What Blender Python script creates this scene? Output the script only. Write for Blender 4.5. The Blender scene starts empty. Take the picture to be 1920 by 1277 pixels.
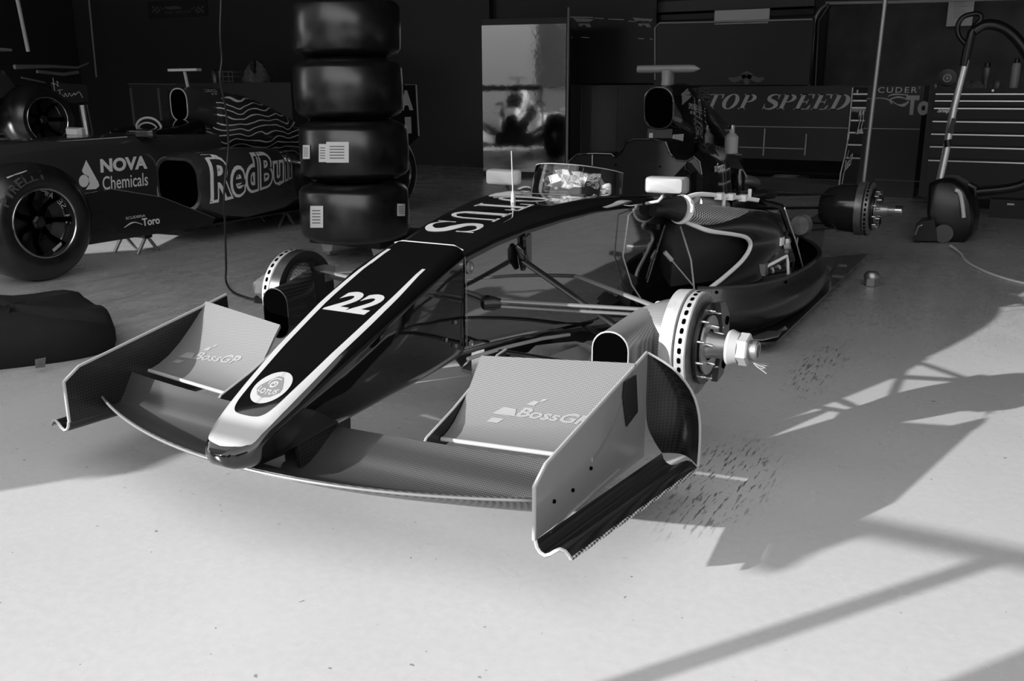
import bpy, bmesh, math, random
from mathutils import Vector, Matrix
from mathutils.bvhtree import BVHTree
random.seed(7)
S = bpy.context.scene
COL = S.collection

# ------------------------------------------------------------------ camera
# world = frame of the black race car: +X its left, +Y towards its tail, Z up
def camera_axes(pitch, roll, yaw):
    fw = Vector((-math.sin(yaw), math.cos(yaw), 0)); rt = Vector((math.cos(yaw), math.sin(yaw), 0))
    F = fw*math.cos(pitch) + Vector((0, 0, -math.sin(pitch)))
    U = fw*math.sin(pitch) + Vector((0, 0, math.cos(pitch)))
    return rt*math.cos(roll)+U*math.sin(roll), U*math.cos(roll)-rt*math.sin(roll), F
FPX = 1739.629
CR, CU, CF = camera_axes(math.radians(15.333), math.radians(-0.26), math.radians(28.99))
CPOS = Vector((1.52405, -2.64798, 1.05265))
cam = bpy.data.cameras.new('camera'); cam.sensor_width = 36; cam.lens = FPX/1920*36
cam.clip_start = .05; cam.clip_end = 200
camo = bpy.data.objects.new('camera', cam); COL.objects.link(camo)
camo.matrix_world = Matrix(((CR.x, CU.x, -CF.x, CPOS.x), (CR.y, CU.y, -CF.y, CPOS.y), (CR.z, CU.z, -CF.z, CPOS.z), (0, 0, 0, 1)))
S.camera = camo

# ------------------------------------------------------------------ light and exposure
S.view_settings.view_transform = 'Standard'; S.view_settings.look = 'None'
S.view_settings.gamma = 1; S.view_settings.use_curve_mapping = False
S.view_settings.exposure = 0
SUN_TRAVEL = Vector((1.9, 2.75, -1.0)).normalized()
sun = bpy.data.lights.new('sun', 'SUN'); sun.energy = 8.2; sun.angle = math.radians(.53)
suno = bpy.data.objects.new('sun', sun); COL.objects.link(suno)
suno.rotation_euler = SUN_TRAVEL.to_track_quat('-Z', 'Y').to_euler(); suno.location = (-8, -12, 5)
W = bpy.data.worlds.new('sky'); S.world = W; W.use_nodes = True
nt = W.node_tree; bg = nt.nodes['Background']
tc = nt.nodes.new('ShaderNodeTexCoord'); sx = nt.nodes.new('ShaderNodeSeparateXYZ'); rp = nt.nodes.new('ShaderNodeValToRGB')
nt.links.new(tc.outputs['Generated'], sx.inputs[0]); nt.links.new(sx.outputs['Z'], rp.inputs[0]); nt.links.new(rp.outputs[0], bg.inputs[0])
rp.color_ramp.elements[0].position = 0.0; rp.color_ramp.elements[0].color = (1, 1, 1, 1)
rp.color_ramp.elements[1].position = 0.8; rp.color_ramp.elements[1].color = (.45, .45, .45, 1)
bg.inputs[1].default_value = 2.8

# ------------------------------------------------------------------ materials (all neutral greys)
def new_mat(name):
    m = bpy.data.materials.new(name); m.use_nodes = True
    return m, m.node_tree, m.node_tree.nodes['Principled BSDF']
def g(v): return (v, v, v, 1)
def MT(name, base, rough=.5, metal=0, coat=0, spec=.5, var=0, scale=30, trans=0, bump=0):
    m, t, b = new_mat(name)
    b.inputs['Base Color'].default_value = g(base); b.inputs['Roughness'].default_value = rough
    b.inputs['Metallic'].default_value = metal; b.inputs['Coat Weight'].default_value = coat
    b.inputs['Coat Roughness'].default_value = .03
    b.inputs['Specular IOR Level'].default_value = spec; b.inputs['Transmission Weight'].default_value = trans
    if var or bump:
        c = t.nodes.new('ShaderNodeTexCoord'); n = t.nodes.new('ShaderNodeTexNoise')
        n.inputs['Scale'].default_value = scale; n.inputs['Detail'].default_value = 6
        t.links.new(c.outputs['Object'], n.inputs['Vector'])
        if var:
            r = t.nodes.new('ShaderNodeValToRGB'); t.links.new(n.outputs[0], r.inputs[0])
            r.color_ramp.elements[0].position = .3; r.color_ramp.elements[0].color = g(max(0, base*(1-var)))
            r.color_ramp.elements[1].position = .7; r.color_ramp.elements[1].color = g(base*(1+var))
            t.links.new(r.outputs[0], b.inputs['Base Color'])
        if bump:
            k = t.nodes.new('ShaderNodeBump'); k.inputs['Strength'].default_value = bump; k.inputs['Distance'].default_value = .01
            t.links.new(n.outputs[0], k.inputs['Height']); t.links.new(k.outputs[0], b.inputs['Normal'])
    return m
def weave(name, lo, hi, A, B, cell=.006, rough=.35, coat=.3, spec=.5):
    """carbon twill: product of two sine waves along directions A and B"""
    m, t, b = new_mat(name); c = t.nodes.new('ShaderNodeTexCoord'); s = []
    for D in (A, B):
        d = t.nodes.new('ShaderNodeVectorMath'); d.operation = 'DOT_PRODUCT'; d.inputs[1].default_value = D
        t.links.new(c.outputs['Object'], d.inputs[0])
        k = t.nodes.new('ShaderNodeMath'); k.operation = 'MULTIPLY'; k.inputs[1].default_value = math.pi/cell
        t.links.new(d.outputs['Value'], k.inputs[0])
        q = t.nodes.new('ShaderNodeMath'); q.operation = 'SINE'; t.links.new(k.outputs[0], q.inputs[0]); s.append(q)
    p = t.nodes.new('ShaderNodeMath'); p.operation = 'MULTIPLY'
    t.links.new(s[0].outputs[0], p.inputs[0]); t.links.new(s[1].outputs[0], p.inputs[1])
    r = t.nodes.new('ShaderNodeMapRange'); r.inputs['From Min'].default_value = -.3; r.inputs['From Max'].default_value = .3
    r.inputs['To Min'].default_value = lo; r.inputs['To Max'].default_value = hi
    t.links.new(p.outputs[0], r.inputs['Value']); t.links.new(r.outputs[0], b.inputs['Base Color'])
    b.inputs['Roughness'].default_value = rough; b.inputs['Coat Weight'].default_value = coat; b.inputs['Coat Roughness'].default_value = .1
    b.inputs['Specular IOR Level'].default_value = spec
    return m
M = {}
M['black'] = MT('gloss_black_paint', .003, .06, 0, .5)
M['tubblack'] = MT('mirror_gloss_black', .005, .04, 0, .9)
M['tubblack'].node_tree.nodes['Principled BSDF'].inputs['IOR'].default_value = 2.6
M['black2'] = MT('gloss_dark_paint', .02, .16, 0, .5)
M['navy'] = MT('dark_blue_paint', .035, .18, 0, .5)
M['white'] = MT('white_vinyl', .37, .35, 0, .2, var=.03, scale=8)
M['signwhite'] = MT('sign_white', .8, .5)
M['dimsign'] = MT('dim_sign_print', .6, .6)
M['faint'] = MT('faint_sign_print', .14, .5)
M['lettersoft'] = MT('dim_tyre_print', .045, .6)  # tyre lettering with a toned-down base colour
M['greyvinyl'] = MT('grey_vinyl', .16, .4)
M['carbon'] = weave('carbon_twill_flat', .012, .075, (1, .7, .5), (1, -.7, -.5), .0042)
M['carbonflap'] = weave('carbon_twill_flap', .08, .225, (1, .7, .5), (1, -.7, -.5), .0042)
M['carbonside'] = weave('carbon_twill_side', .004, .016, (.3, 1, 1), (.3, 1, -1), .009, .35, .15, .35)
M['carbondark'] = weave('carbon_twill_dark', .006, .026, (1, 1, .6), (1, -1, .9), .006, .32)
M['carbonpipe'] = weave('woven_pipe_sleeve', .02, .55, (1, .8, -1), (1, -.8, -1), .010, .35)
M['bossprint'] = MT('light_grey_print', .24, .5)
M['greypaint'] = MT('silver_grey_paint', .20, .3, 0, .3, var=.05, scale=3)
M['edge'] = MT('pale_edge_finish', .36, .4)
M['rubber'] = MT('slick_rubber', .009, .28, 0, 0, .8, var=.5, scale=18)
M['rubberside'] = MT('tyre_sidewall', .012, .55)
M['sticker'] = MT('sticker_paper', .75, .7)
M['print'] = MT('sticker_print', .08, .7)
M['disc'] = MT('brake_disc_metal', .35, .45, .15, var=.12, scale=40)
M['disc2'] = MT('brake_face_metal', .22, .4, .6, var=.3, scale=30)
M['dark'] = MT('dark_anodised', .025, .3, .4)
M['bracket'] = MT('bracket_metal', .09, .3, .5)
M['paper'] = MT('white_paper', .85, .6)
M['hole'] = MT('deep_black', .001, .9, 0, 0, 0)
M['metal'] = MT('bright_metal', .55, .22, 1)
M['armgrey'] = MT('grey_arm_paint', .22, .35, .2)
M['bright'] = MT('bright_edge_metal', .8, .3, .9)
M['metal2'] = MT('satin_metal', .35, .35, .8)
M['cloth'] = MT('matte_seat_carbon', .004, .6, 0, 0, .15, var=.35, scale=14)
M['fabric'] = MT('black_canvas', .008, .85, 0, 0, .3, bump=.3, scale=30)
M['plastic'] = MT('black_plastic', .009, .3)
M['trim'] = MT('pale_trim', .4, .4)
M['wall'] = MT('dark_wall_paint', .07, .5, 0, 0, .15)
M['panel'] = MT('dark_gloss_panel', .05, .22, 0, 0, .35)
M['mirrorpanel'] = MT('polished_locker_door', .8, .05, 1, bump=.12, scale=3)
M['ceil'] = MT('dark_ceiling', .06, .8)
M['chest'] = MT('dark_tool_chest_paint', .05, .6, 0, 0, .15)
M['bottle'] = MT('white_bottle', .35, .4)
M['can'] = MT('grey_can', .16, .35, .4)
M['ragm'] = MT('grey_cloth', .12, .9, var=.5, scale=20)
M['wood'] = MT('dark_timber', .03, .7)
M['outwall'] = MT('outside_wall', .5, .8, var=.3, scale=.6)
M['tree'] = MT('outside_trees', .02, .9, var=.5, scale=2)
M['concrete'] = MT('grey_concrete', .3, .8)
M['glint'] = MT('windscreen_glint', .9, .15, 1, bump=.6, scale=45)  # metal of the added sheet that imitates windscreen glints
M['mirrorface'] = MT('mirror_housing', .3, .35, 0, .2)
M['mirrorlift'] = MT('mirror_housing_lifted', .6, .4, 0, .2)  # copy for the shaded mirror, made paler in place of light
gl, t, b = new_mat('clear_windscreen'); b.inputs['Base Color'].default_value = g(.9); b.inputs['Roughness'].default_value = .02
b.inputs['Transmission Weight'].default_value = 1; b.inputs['IOR'].default_value = 1.45; M['glass'] = gl
# radiator mesh
M['grille'] = weave('radiator_mesh', .004, .05, (.6, 1, 0), (0, 0, 1), .007, .5, 0)

def floor_mat():
    m, t, b = new_mat('painted_concrete_floor'); N = t.nodes; L = t.links
    c = N.new('ShaderNodeTexCoord')
    def noise(scale, detail, vec, rough=.6):
        n = N.new('ShaderNodeTexNoise'); n.inputs['Scale'].default_value = scale; n.inputs['Detail'].default_value = detail
        n.inputs['Roughness'].default_value = rough; L.new(vec, n.inputs['Vector']); return n.outputs[0]
    def ramp(src, a, va, bb, vb):
        r = N.new('ShaderNodeMapRange'); r.inputs['From Min'].default_value = a; r.inputs['From Max'].default_value = bb
        r.inputs['To Min'].default_value = va; r.inputs['To Max'].default_value = vb; L.new(src, r.inputs['Value']); return r.outputs[0]
    def op(o, x, y):
        k = N.new('ShaderNodeMath'); k.operation = o
        for i, s in enumerate((x, y)):
            if isinstance(s, (int, float)): k.inputs[i].default_value = s
            else: L.new(s, k.inputs[i])
        return k.outputs[0]
    obj = N.new('ShaderNodeNewGeometry').outputs['Position']
    mp = N.new('ShaderNodeMapping'); mp.inputs['Scale'].default_value = (95, 11, 1); mp.inputs['Rotation'].default_value = (0, 0, math.radians(-4)); L.new(obj, mp.inputs[0])
    base = ramp(noise(1.3, 8, obj), .3, .48, .7, .52)
    fine = ramp(noise(45, 4, obj), .35, .965, .65, 1.025)
    base = op('MULTIPLY', base, fine)
    # rubber scuffs: thin streaks along the bays, only inside patches
    streak = ramp(noise(1, 3, mp.outputs[0], .7), .55, 0, .62, 1)
    def patch(x, y, rx, ry):
        s = N.new('ShaderNodeSeparateXYZ'); L.new(obj, s.inputs[0])
        dx = op('DIVIDE', op('SUBTRACT', s.outputs[0], x), rx); dy = op('DIVIDE', op('SUBTRACT', s.outputs[1], y), ry)
        d = op('ADD', op('MULTIPLY', dx, dx), op('MULTIPLY', dy, dy))
        return ramp(d, .2, 1, 1.1, 0)
    pt = op('MAXIMUM', patch(.88, -.30, .16, .42), patch(.90, .95, .10, .5))
    soft = op('MAXIMUM', patch(-2.4, 1.0, 1.3, 2.2), patch(-.6, 2.6, 2.6, 2.0))
    st = op('MULTIPLY', streak, op('MULTIPLY', pt, .75))
    st2 = op('MULTIPLY', ramp(noise(1, 5, mp.outputs[0], .75), .46, 0, .66, 1), op('MULTIPLY', soft, .6))
    mp3 = N.new('ShaderNodeMapping'); mp3.inputs['Scale'].default_value = (11, 1.3, 1); L.new(obj, mp3.inputs[0])
    st2 = op('MAXIMUM', st2, op('MULTIPLY', ramp(noise(1, 6, mp3.outputs[0], .65), .45, 0, .72, .5), soft))
    # chips and specks everywhere
    chip = ramp(noise(38, 2, obj, .35), .755, 0, .77, .5)
    mp2 = N.new('ShaderNodeMapping'); mp2.inputs['Scale'].default_value = (15, 55, 1); mp2.inputs['Rotation'].default_value = (0, 0, .5); L.new(obj, mp2.inputs[0])
    chip2 = ramp(noise(1, 2, mp2.outputs[0], .5), .755, 0, .775, .4)
    dirt = op('MAXIMUM', op('MAXIMUM', st, st2), op('MAXIMUM', chip, chip2))
    out = op('MULTIPLY', base, op('SUBTRACT', 1, dirt))
    L.new(out, b.inputs['Base Color'])
    L.new(ramp(noise(3, 5, obj), .3, .2, .7, .36), b.inputs['Roughness'])
    b.inputs['Specular IOR Level'].default_value = .5
    bp = N.new('ShaderNodeBump'); bp.inputs['Strength'].default_value = .08; bp.inputs['Distance'].default_value = .004
    L.new(noise(25, 6, obj), bp.inputs['Height']); L.new(bp.outputs[0], b.inputs['Normal'])
    return m
M['floor'] = floor_mat()
# rippled paint used on the tail cover of the blue car: pale contour lines
def contour_mat():
    m, t, b = new_mat('contour_line_livery'); N = t.nodes; L = t.links
    c = N.new('ShaderNodeTexCoord'); w = N.new('ShaderNodeTexWave'); w.inputs['Scale'].default_value = 7; w.inputs['Distortion'].default_value = 9
    w.inputs['Detail'].default_value = .6; w.inputs['Detail Scale'].default_value = .8; w.bands_direction = 'Z'
    L.new(c.outputs['Object'], w.inputs['Vector'])
    r = N.new('ShaderNodeValToRGB'); L.new(w.outputs[0], r.inputs[0])
    r.color_ramp.elements[0].position = .88; r.color_ramp.elements[0].color = g(.03)
    r.color_ramp.elements[1].position = .97; r.color_ramp.elements[1].color = g(.8)
    L.new(r.outputs[0], b.inputs['Base Color']); b.inputs['Roughness'].default_value = .15; b.inputs['Coat Weight'].default_value = .5
    return m
M['contour'] = contour_mat()

# ------------------------------------------------------------------ helpers
V = Vector
def ray(x, y): return CF + CR*((x-960)/FPX) - CU*((y-638.5)/FPX)
def PX(X, x, y): d = ray(x, y); return CPOS + d*((X-CPOS.x)/d.x)     # point of the sight line on a plane of constant X / Y / Z
def PY(Y, x, y): d = ray(x, y); return CPOS + d*((Y-CPOS.y)/d.y)
def PZ(Z, x, y): d = ray(x, y); return CPOS + d*((Z-CPOS.z)/d.z)
LOC = {}
class MB:
    def __init__(s): s.v = []; s.f = []
    def add(s, vs, fs):
        n = len(s.v); s.v += [V(p) for p in vs]; s.f += [tuple(i+n for i in f) for f in fs]; return s
    def box(s, c, d, R=None):
        c = V(c); h = V(d)/2; ps = []
        for x in (-1, 1):
            for y in (-1, 1):
                for z in (-1, 1):
                    p = V((x*h.x, y*h.y, z*h.z)); ps.append(c + (R @ p if R else p))
        return s.add(ps, [(0, 1, 3, 2), (4, 6, 7, 5), (0, 4, 5, 1), (2, 3, 7, 6), (0, 2, 6, 4), (1, 5, 7, 3)])
    def rings(s, rs, caps=True, closed=True):
        n = len(rs[0]); vs = [p for r in rs for p in r]; fs = []
        for i in range(len(rs)-1):
            for j in range(n if closed else n-1):
                a = i*n+j; b = i*n+(j+1) % n; fs.append((a, b, b+n, a+n))
        if caps: fs.append(tuple(range(n))); fs.append(tuple(range(len(vs)-n, len(vs))))
        return s.add(vs, fs)
    def tube(s, pts, r, n=10, flat=None):
        pts = [V(p) for p in pts]; rr = r if isinstance(r, (list, tuple)) else [r]*len(pts)
        rs = []; up = None
        for i, p in enumerate(pts):
            t = ((pts[min(i+1, len(pts)-1)]-pts[max(i-1, 0)])).normalized()
            if up is None: up = t.orthogonal().normalized() if flat is None else V(flat)
            up = (up - t*up.dot(t)).normalized(); w = t.cross(up)
            q = .45 if flat is not None else 1
            rs.append([p + up*math.cos(2*math.pi*k/n)*rr[i]*q + w*math.sin(2*math.pi*k/n)*rr[i] for k in range(n)])
        return s.rings(rs)
    def lathe(s, prof, o, ax, n=32, caps=True):
        o = V(o); ax = V(ax).normalized(); u = ax.orthogonal().normalized(); w = ax.cross(u)
        return s.rings([[o+ax*a+(u*math.cos(2*math.pi*k/n)+w*math.sin(2*math.pi*k/n))*r for k in range(n)] for a, r in prof], caps)
    def prism(s, poly, vec):
        poly = [V(p) for p in poly]; vec = V(vec); return s.rings([poly, [p+vec for p in poly]])
    def sheet(s, rows, off):
        """grid rows thickened by vector (or per-vertex function) off"""
        rows = [[V(p) for p in r] for r in rows]; m = len(rows); n = len(rows[0])
        o = off if callable(off) else (lambda p: V(off))
        vs = [p for r in rows for p in r]; vs2 = [p+V(o(p)) for p in vs]; k = m*n; fs = []
        for i in range(m-1):
            for j in range(n-1):
                a = i*n+j; fs += [(a, a+1, a+n+1, a+n), (k+a, k+a+n, k+a+n+1, k+a+1)]
        per = [(0, j) for j in range(n)]+[(i, n-1) for i in range(1, m)]+[(m-1, j) for j in range(n-2, -1, -1)]+[(i, 0) for i in range(m-2, 0, -1)]
        for q in range(len(per)):
            a = per[q][0]*n+per[q][1]; c = per[(q+1) % len(per)]; b = c[0]*n+c[1]; fs.append((a, b, k+b, k+a))
        return s.add(vs+vs2, fs)
    def xform(s, fn): s.v = [V(fn(p)) for p in s.v]; return s
    def merge(s, o): return s.add(o.v, o.f)
    def bvh(s): return BVHTree.FromPolygons([p[:] for p in s.v], s.f)
    def build(s, name, mat, parent=None, angle=35, recalc=True):
        me = bpy.data.meshes.new(name)
        top = parent
        while top is not None and top.parent is not None: top = top.parent
        o = LOC.get(top.name, V((0, 0, 0))) if top is not None else None
        if o is None:                                            # a thing of one mesh: origin at its base
            xs = [p.x for p in s.v]; ys = [p.y for p in s.v]; zs = [p.z for p in s.v]
            o = V(((min(xs)+max(xs))/2, (min(ys)+max(ys))/2, min(zs)))
        me.from_pydata([tuple(p-o) for p in s.v], [], s.f); me.update()
        if recalc:
            b = bmesh.new(); b.from_mesh(me); bmesh.ops.recalc_face_normals(b, faces=b.faces); b.to_mesh(me); b.free()
        me.shade_smooth(); me.set_sharp_from_angle(angle=math.radians(angle))
        me.materials.append(M[mat] if isinstance(mat, str) else mat)
        ob = bpy.data.objects.new(name, me); COL.objects.link(ob)
        if parent is not None: ob.parent = parent
        else: ob.location = o; LOC[ob.name] = o
        ob['_mb'] = 0; del ob['_mb']
        return ob
def tag(o, label=None, cat=None, group=None, kind=None):
    for k, v in (('label', label), ('category', cat), ('group', group), ('kind', kind)):
        if v: o[k] = v
    return o
def thing(name, label, cat, loc, group=None):
    o = bpy.data.objects.new(name, None); COL.objects.link(o); o.location = V(loc); o.empty_display_size = .1
    LOC[o.name] = V(loc); return tag(o, label, cat, group)
def struct(name, mb, mat, **k): return tag(mb.build(name, mat, **k), kind='structure')
def copy_thing(o, delta, label=None, rz=0):
    c = o.copy(); COL.objects.link(c); c.location = o.location+V(delta); c.rotation_euler.z += rz
    LOC[c.name] = c.location.copy()
    if label: c['label'] = label
    for ch in list(o.children):
        d = ch.copy(); COL.objects.link(d); d.parent = c
        for g2 in list(ch.children):
            e = g2.copy(); COL.objects.link(e); e.parent = d
    return c
def lerp(a, b, t): return a+(b-a)*t
def interp(x, xs, ys):
    if x <= xs[0]: return ys[0]
    for i in range(len(xs)-1):
        if x <= xs[i+1]: return lerp(ys[i], ys[i+1], (x-xs[i])/(xs[i+1]-xs[i]))
    return ys[-1]
def crom(pts, k=6):
    """Catmull-Rom through points (any dimension)"""
    P = [V(p) for p in pts]; out = []
    for i in range(len(P)-1):
        a = P[max(i-1, 0)]; b = P[i]; c = P[i+1]; d = P[min(i+2, len(P)-1)]
        for j in range(k):
            t = j/k; out.append(.5*((2*b)+(c-a)*t+(2*a-5*b+4*c-d)*t*t+(3*b-a-3*c+d)*t**3))
    return out+[P[-1]]
def rrect(cx, cz, hw, hh, r, n=5):
    """rounded rectangle outline in 2-D, counter-clockwise"""
    r = min(r, hw*.999, hh*.999); out = []
    for sx, sz, a0 in ((1, 1, 0), (-1, 1, 90), (-1, -1, 180), (1, -1, 270)):
        for k in range(n+1):
            a = math.radians(a0+90*k/n); out.append((cx+sx*(hw-r)+r*math.cos(a), cz+sz*(hh-r)+r*math.sin(a)))
    return out

# ---- lettering
def font2d(text, size=1, shear=0, offset=0, align='LEFT', xscale=1, spacing=1):
    c = bpy.data.curves.new('lettering', 'FONT'); c.body = text; c.size = size; c.shear = shear; c.offset = offset
    c.align_x = align; c.resolution_u = 4; c.space_character = spacing
    o = bpy.data.objects.new('lettering', c); COL.objects.link(o)
    dg = bpy.context.evaluated_depsgraph_get(); dg.update()
    me = bpy.data.meshes.new_from_object(o.evaluated_get(dg))
    m = MB().add([(v.co.x*xscale, v.co.y, 0) for v in me.vertices], [tuple(p.vertices) for p in me.polygons])
    bpy.data.objects.remove(o); bpy.data.curves.remove(c); bpy.data.meshes.remove(me); return m
def size2d(m):
    xs = [p.x for p in m.v]; ys = [p.y for p in m.v]; return min(xs), max(xs), min(ys), max(ys)
def fit2d(m, x0, x1, y0, y1):
    a, b, c, d = size2d(m); return m.xform(lambda p: (x0+(p.x-a)/(b-a)*(x1-x0), y0+(p.y-c)/(d-c)*(y1-y0), 0))
def poly2d(*polys):
    m = MB()
    for p in polys: m.add([(q[0], q[1], 0) for q in p], [tuple(range(len(p)))])
    return m
def ring2d(cx, cy, rx, ry, ix, iy, n=36, a0=0, a1=360):
    m = MB(); k = n+1
    vs = []
    for i in range(k):
        a = math.radians(lerp(a0, a1, i/n)); vs += [(cx+rx*math.cos(a), cy+ry*math.sin(a), 0), (cx+ix*math.cos(a), cy+iy*math.sin(a), 0)]
    return m.add(vs, [(2*i, 2*i+2, 2*i+3, 2*i+1) for i in range(n)])
def stroke2d(pts, widths, k=6):
    P = crom([(p[0], p[1], 0) for p in pts], k); n = len(P); vs = []
    for i, p in enumerate(P):
        t = (P[min(i+1, n-1)]-P[max(i-1, 0)]).normalized(); q = V((-t.y, t.x, 0))
        w = interp(i/(n-1), [j/(len(widths)-1) for j in range(len(widths))], widths)/2
        vs += [p+q*w, p-q*w]
    return MB().add(vs, [(2*i, 2*i+2, 2*i+3, 2*i+1) for i in range(n-1)])
def R2(x0, x1, y0, y1): return [(x0, y0), (x1, y0), (x1, y1), (x0, y1)]
def serif(ch):
    """roman slab letter, height 1; returns mesh and advance"""
    m = MB(); st = .2; th = .055
    def stem(x, lo=0, hi=1, w=st):
        m.merge(poly2d(R2(x, x+w, lo, hi)))
        if lo == 0: m.merge(poly2d(R2(x-.09, x+w+.09, 0, th)))
        if hi == 1: m.merge(poly2d(R2(x-.09, x+w+.09, 1-th, 1)))
    if ch == 'T':
        stem(.31, 0, .99); m.merge(poly2d(R2(0, .82, 1-th, 1), [(0, 1), (0, .72), (.05, .72), (.1, .96)], [(.82, 1), (.72, .96), (.77, .72), (.82, .72)])); return m, .9
    if ch == 'O': m.merge(ring2d(.42, .5, .42, .52, .2, .46)); return m, .94
    if ch == 'P':
        stem(.12); m.merge(ring2d(.36, .73, .38, .27, .18, .215, 20, -90, 90)); m.merge(poly2d(R2(.3, .37, 1-th, 1), R2(.3, .37, .46, .46+th))); return m, .82
    if ch == 'D':
        stem(.12); m.merge(ring2d(.36, .5, .5, .5, .28, .445, 24, -90, 90)); m.merge(poly2d(R2(.3, .37, 1-th, 1), R2(.3, .37, 0, th))); return m, .94
    if ch == 'E':
        stem(.12); m.merge(poly2d(R2(.3, .76, 1-th, 1), R2(.3, .76, 0, th), R2(.3, .56, .475, .475+th), [(.76, 1), (.64, .96), (.71, .72), (.76, .72)], [(.78, 0), (.78, .3), (.73, .3), (.64, .04)], R2(.53, .57, .36, .66))); return m, .86
    if ch == 'S':
        m.merge(stroke2d([(.6, .72), (.55, .9), (.36, .975), (.14, .86), (.16, .66), (.36, .53), (.56, .4), (.62, .2), (.44, .035), (.22, .03), (.08, .16), (.04, .3)], [.03, .05, .07, .17, .2, .22, .22, .2, .12, .06, .05, .03]))
        m.merge(poly2d(R2(.58, .625, .66, 1), R2(.02, .065, 0, .36))); return m, .74
    if ch == 'U':
        stem(.1, .3, 1); stem(.62, .3, 1, .08)
        m.merge(stroke2d([(.2, .32), (.22, .14), (.4, .03), (.58, .12), (.66, .32)], [.2, .18, .1, .08, .08])); return m, .9
    if ch == 'L':
        stem(.1); m.merge(poly2d(R2(.28, .74, 0, th), [(.76, 0), (.76, .32), (.71, .32), (.62, .04)])); return m, .84
    return m, .45
def serif_text(t, shear=0):
    m = MB(); x = 0
    for ch in t:
        q, a = serif(ch); m.merge(q.xform(lambda p: (p.x+x, p.y, 0))); x += a
    return m.xform(lambda p: (p.x+p.y*shear, p.y, 0))
def subdivide2d(m, step):
    me = bpy.data.meshes.new('t'); me.from_pydata([tuple(p) for p in m.v], [], m.f)
    b = bmesh.new(); b.from_mesh(me); a0, a1, c0, c1 = size2d(m)
    for lo, hi, ax in ((a0, a1, 0), (c0, c1, 1)):
        k = int((hi-lo)/step)
        for i in range(1, k+1):
            pt = [0, 0, 0]; pt[ax] = lo+(hi-lo)*i/(k+1); no = [0, 0, 0]; no[ax] = 1
            bmesh.ops.bisect_plane(b, geom=b.verts[:]+b.edges[:]+b.faces[:], plane_co=pt, plane_no=no)
    b.to_mesh(me); b.free()
    r = MB().add([v.co for v in me.vertices], [tuple(p.vertices) for p in me.polygons]); bpy.data.meshes.remove(me); return r
def decal(name, m, mat, parent, o, u, v, target=None, d=None, step=.012, lift=.0016):
    """2-D lettering placed on plane o+x*u+y*v; with a target it is laid onto that surface along d"""
    o = V(o); u = V(u); v = V(v)
    if target is not None: m = subdivide2d(m, step/max(u.length, 1e-6)) if u.length < 5 else m
    out = MB(); bad = set()
    if target is not None: bv = target.bvh(); d = V(d).normalized()
    nrm = u.cross(v).normalized()
    for i, p in enumerate(m.v):
        q = o+u*p.x+v*p.y
        if target is not None:
            h = bv.ray_cast(q-d*.5, d)
            if h[0] is None: bad.add(i)
            else: q = h[0]-d*lift
        else: q = q+nrm*lift
        out.v.append(q)
    out.f = [f for f in m.f if not any(i in bad for i in f)]
    if not out.f: return None
    return out.build(name, mat, parent, recalc=False)

# ------------------------------------------------------------------ the garage
YB = 8.3
struct('floor', MB().box((-2, -12, -.05), (110, 42, .1)), 'floor')
struct('wall_back', MB().box((-4, YB+.1, 1.7), (18, .2, 3.4)), 'wall')
struct('wall_left', MB().box((-13.1, 3.2, 1.7), (.2, 10.2, 3.4)), 'wall')
struct('wall_right', MB().box((5.1, 3.2, 1.7), (.2, 10.2, 3.4)), 'wall')
struct('ceiling', MB().box((-4, 4.0, 3.5), (18.4, 9.0, .2)).box((-4, -.4, 3.3), (18, .2, .3)), 'ceil')
struct('shade_wall', MB().box((-6.12, -5.0, 4), (3.97, .3, 8)), 'concrete')  # free-standing slab added out of view to keep the sun off the left side
struct('wall_opposite', MB().box((-30, -30, 4.0), (50, .4, 8)).box((-12, -29.9, 4.3), (18, 1, 8.6)).box((36, -30, 4.2), (40, 1, 8.4)), 'tree')
struct('wall_paddock', MB().box((6.5, -30.1, 3.9), (21, .5, 7.8)).box((6.5, -29.6, 4.4), (21, .6, .25)), 'outwall')
struct('shade_slab', MB().box((-11.58, -5.0, 5.37), (6.9, .1, 5.4)), 'concrete')  # raised unseen slab, added to stop sun reaching deep into the garage
# barrier outside whose rail and post throw the thin shadows on the floor and nose
t = thing('crowd_barrier', 'metal barrier with a single top rail standing outside the open door', 'barrier', (-.6, -3.15, 0))
MB().tube([(-2.3, -3.15, 1), (.34, -3.15, 1)], .021, 10).build('top_rail', 'metal2', t)
for x in (-.314, -2.2): MB().tube([(x, -3.15, .02), (x, -3.15, .99)], .024, 10).build('post', 'metal2', t)
for x in (-.314, -2.2): MB().box((x, -3.15, .01), (.06, .5, .02)).build('foot', 'metal2', t)
tag(MB().sheet([[(-.83, -3.175, .985), (-.72, -3.176, .99), (-.60, -3.175, .985)], [(-.72, -3.178, .94), (-.66, -3.179, .94), (-.59, -3.178, .94)], [(-.604, -3.176, .885), (-.575, -3.177, .885), (-.545, -3.176, .89)]], (0, .006, 0)).build('cloth_rag', 'fabric'),
    'dark rag hanging over the rail of the barrier outside', 'rag')
MB().box((.165, -3.15, .56), (.32, .015, .72)).build('board', 'dark', t)  # unseen board added to cast the wedge of shadow at lower right
t = thing('shade_block', 'added unseen grey crate standing outside left of the open door', 'blocker', (-3.23, -3.6, 0))  # invented block out of view, shades the floor beside the wing
MB().box((-3.23, -3.6, .52), (1.3, .5, .96)).build('block_body', 'concrete', t)
MB().box((-3.23, -3.6, 1.02), (1.34, .54, .04)).build('block_top', 'dark', t)
for x in (-3.78, -2.68): MB().box((x, -3.6, .02), (.1, .5, .04)).build('block_foot', 'wood', t)

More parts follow.
